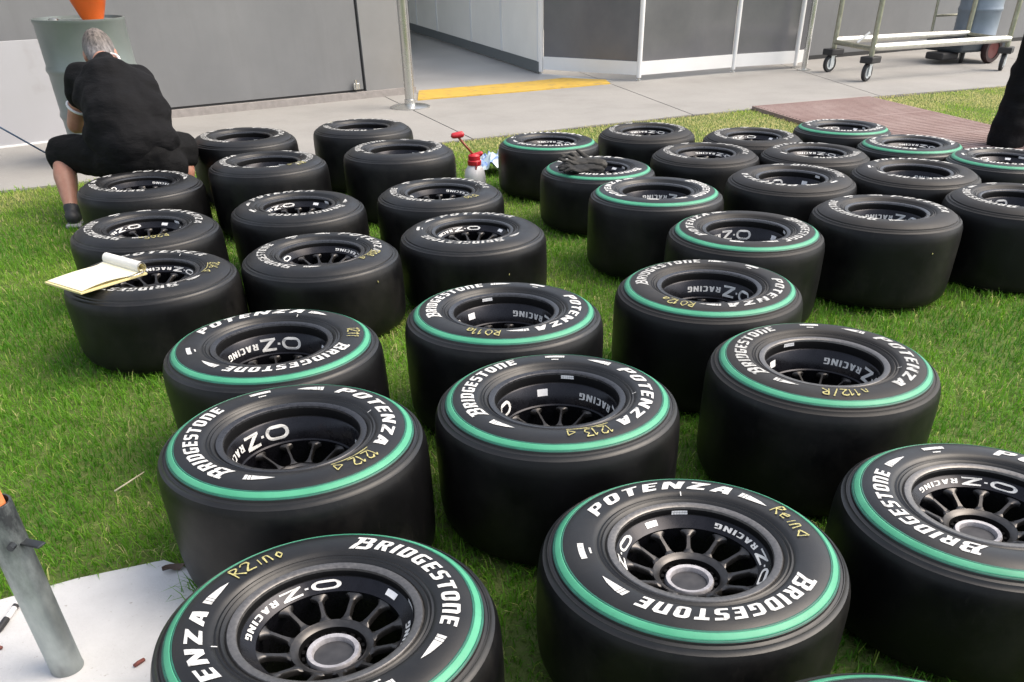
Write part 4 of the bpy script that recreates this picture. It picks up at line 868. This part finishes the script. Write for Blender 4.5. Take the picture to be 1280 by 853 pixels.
V = [(x_, y, z) for y, z in ro for x_ in (-.101, .101)]; F = [(2 * i, 2 * i + 1, 2 * i + 3, 2 * i + 2) for i in range(25)]
MB().add(V, F).build('rolled_pages', M_WPAPER, pad, smooth=True)
V = [(x_, y - .001, z * .93) for y, z in ro[:18] for x_ in (-.1005, .1005)]; F = [(2 * i, 2 * i + 1, 2 * i + 3, 2 * i + 2) for i in range(17)]
MB().add(V, F).build('inner_yellow_page', M_YPAPER, pad, smooth=True)
mb = MB().tube([(.10, .06, .004), (.112, .085, .006), (.112, .12, .008), (.10, .135, .008)], .0022, 6); mb.build('pen_clip', M_STEEL, pad, smooth=True)

# ------------------------------------------------------------------ grass
m = Mat('grass_blade', (.07, .14, .02), .55, spec=.3)
at = m.nt.nodes.new('ShaderNodeAttribute'); at.attribute_name = 'tint'
c = m.ramp(at.outputs['Fac'], [(0, (.038, .15, .008)), (.35, (.095, .265, .014)), (.62, (.20, .40, .034)), (.82, (.37, .48, .09)), (1, (.60, .56, .25))])
m.color(c)
tl = m.nt.nodes.new('ShaderNodeBsdfTranslucent'); m.nt.links.new(c, tl.inputs[0]); mx = m.nt.nodes.new('ShaderNodeMixShader'); mx.inputs[0].default_value = .5
m.nt.links.new(m.b.outputs[0], mx.inputs[1]); m.nt.links.new(tl.outputs[0], mx.inputs[2]); m.nt.links.new(mx.outputs[0], m.nt.nodes['Material Output'].inputs[0]); M_GRASS = m.m

def inpoly(x, y, poly):
    c_ = np.zeros(len(x), bool); n_ = len(poly); j = n_ - 1
    for i in range(n_):
        xi, yi = poly[i]; xj, yj = poly[j]
        with np.errstate(divide='ignore', invalid='ignore'):
            c_ ^= ((yi > y) != (yj > y)) & (x < (xj - xi) * (y - yi) / (yj - yi + 1e-12) + xi)
        j = i
    return c_
def vnoise(x, y, s, seed):
    """smooth value noise"""
    r_ = np.random.default_rng(seed).random((64, 64)); X = x * s + 100; Y = y * s + 100
    xi = np.floor(X).astype(int); yi = np.floor(Y).astype(int); fx = X - xi; fy = Y - yi; fx = fx * fx * (3 - 2 * fx); fy = fy * fy * (3 - 2 * fy)
    g = lambda a, b: r_[a % 64, b % 64]
    return (g(xi, yi) * (1 - fx) + g(xi + 1, yi) * fx) * (1 - fy) + (g(xi, yi + 1) * (1 - fx) + g(xi + 1, yi + 1) * fx) * fy
PX, PY, PW = [], [], []
for (y0, y1, dens, wd) in ((.3, 1.6, 5200, .0034), (1.6, 3.2, 7200, .0034), (3.2, 4.8, 5200, .0040), (4.8, 6.8, 3400, .0050), (6.8, 11.2, 2200, .0065)):
    xm = 1.2 + y1 * .72; n_ = int((y1 - y0) * 2 * xm * dens)
    x = rng.uniform(-xm, xm, n_); y = rng.uniform(y0, y1, n_)
    k = y < edge_y(x) + .03 + .09 * (vnoise(x, y, 9, 3) - .5)
    for wx, wy, _ in WHEELS: k &= (x - wx) ** 2 + (y - wy) ** 2 > .285 ** 2
    sl = [(-4.0, .2), (-.62, .2), (-.62, 1.0), (-.80, 1.55), (-.87, 1.78), (-1.0, 1.845), (-1.2, 1.765), (-1.36, 1.675), (-1.8, 1.5), (-4.0, .55)]
    k &= ~inpoly(x, y - .012 * (vnoise(x, y, 30, 5) - .2), sl)
    mq = [ma, mb_, mb_ + md * 3.06, ma + md * 3.06]; k &= ~inpoly(x, y, [(p.x, p.y) for p in mq])
    PX.append(x[k]); PY.append(y[k]); PW.append(np.full(k.sum(), wd))
tx, ty_ = -.86 + rng.normal(0, .022, 60), 1.70 + rng.normal(0, .022, 60); PX.append(tx); PY.append(ty_); PW.append(np.full(60, .003))
X = np.concatenate(PX); Y = np.concatenate(PY); Wd = np.concatenate(PW); n_ = len(X)
dry = vnoise(X, Y, 1.4, 21) * .6 + vnoise(X, Y, 5, 22) * .4; dist = np.clip((Y - 3.5) / 4, 0, 1)
hgt = (.030 + .030 * rng.random(n_)) * (.75 + .5 * vnoise(X, Y, 3.5, 8)); hgt *= 1 - .5 * np.clip((Y - 4.5) / 3.5, 0, 1)
hgt[-60:] = rng.uniform(.05, .1, 60)
az = rng.uniform(0, 2 * PI, n_); lean = rng.uniform(.45, 1.55, n_); face = az + PI / 2 + rng.normal(0, .5, n_)
tint = np.clip(.24 + .30 * rng.random(n_) + .75 * (dry - .45) + .22 * dist + .24 * np.clip(1 - (edge_y(X) - Y) / 1.7, 0, 1) + .2 * np.clip((Y - 6.8) / 1.5, 0, 1) + .5 * (rng.random(n_) > .93), 0, 1)
wid = Wd * (.7 + .6 * rng.random(n_))
cx, cy = np.cos(az), np.sin(az); fx, fy = np.cos(face), np.sin(face)
co = np.empty((n_, 5, 3), np.float32)
def put(i, along, z, w_): co[:, i, 0] = X + cx * along + fx * w_; co[:, i, 1] = Y + cy * along + fy * w_; co[:, i, 2] = z
l1 = hgt * .5; h1 = l1 * np.cos(lean * .5); a1 = l1 * np.sin(lean * .5); h2_ = h1 + l1 * np.cos(lean * 1.3); a2 = a1 + l1 * np.sin(lean * 1.3)
put(0, 0, -.004, wid / 2); put(1, 0, -.004, -wid / 2); put(2, a1, h1, wid * .42); put(3, a1, h1, -wid * .42); put(4, a2, np.maximum(h2_, .004), 0)
gm = bpy.data.meshes.new('grass'); gm.vertices.add(n_ * 5); gm.vertices.foreach_set('co', co.ravel())
b0 = (np.arange(n_) * 5)[:, None]
loops = np.concatenate([b0 + np.array([[0, 1, 3, 2]]), b0 + np.array([[2, 3, 4]])], 1).astype(np.int32).ravel()
gm.loops.add(n_ * 7); gm.loops.foreach_set('vertex_index', loops)
gm.polygons.add(n_ * 2); ls = np.stack([np.arange(n_) * 7, np.arange(n_) * 7 + 4], 1).astype(np.int32).ravel(); gm.polygons.foreach_set('loop_start', ls)
gm.update(calc_edges=True); gm.validate()
ta = gm.attributes.new('tint', 'FLOAT', 'POINT'); ta.data.foreach_set('value', np.repeat(tint.astype(np.float32), 5))
obj('grass', gm, M_GRASS, kind='stuff', label='short green lawn grass with dry yellowish patches', category='grass')
print('blades', n_)
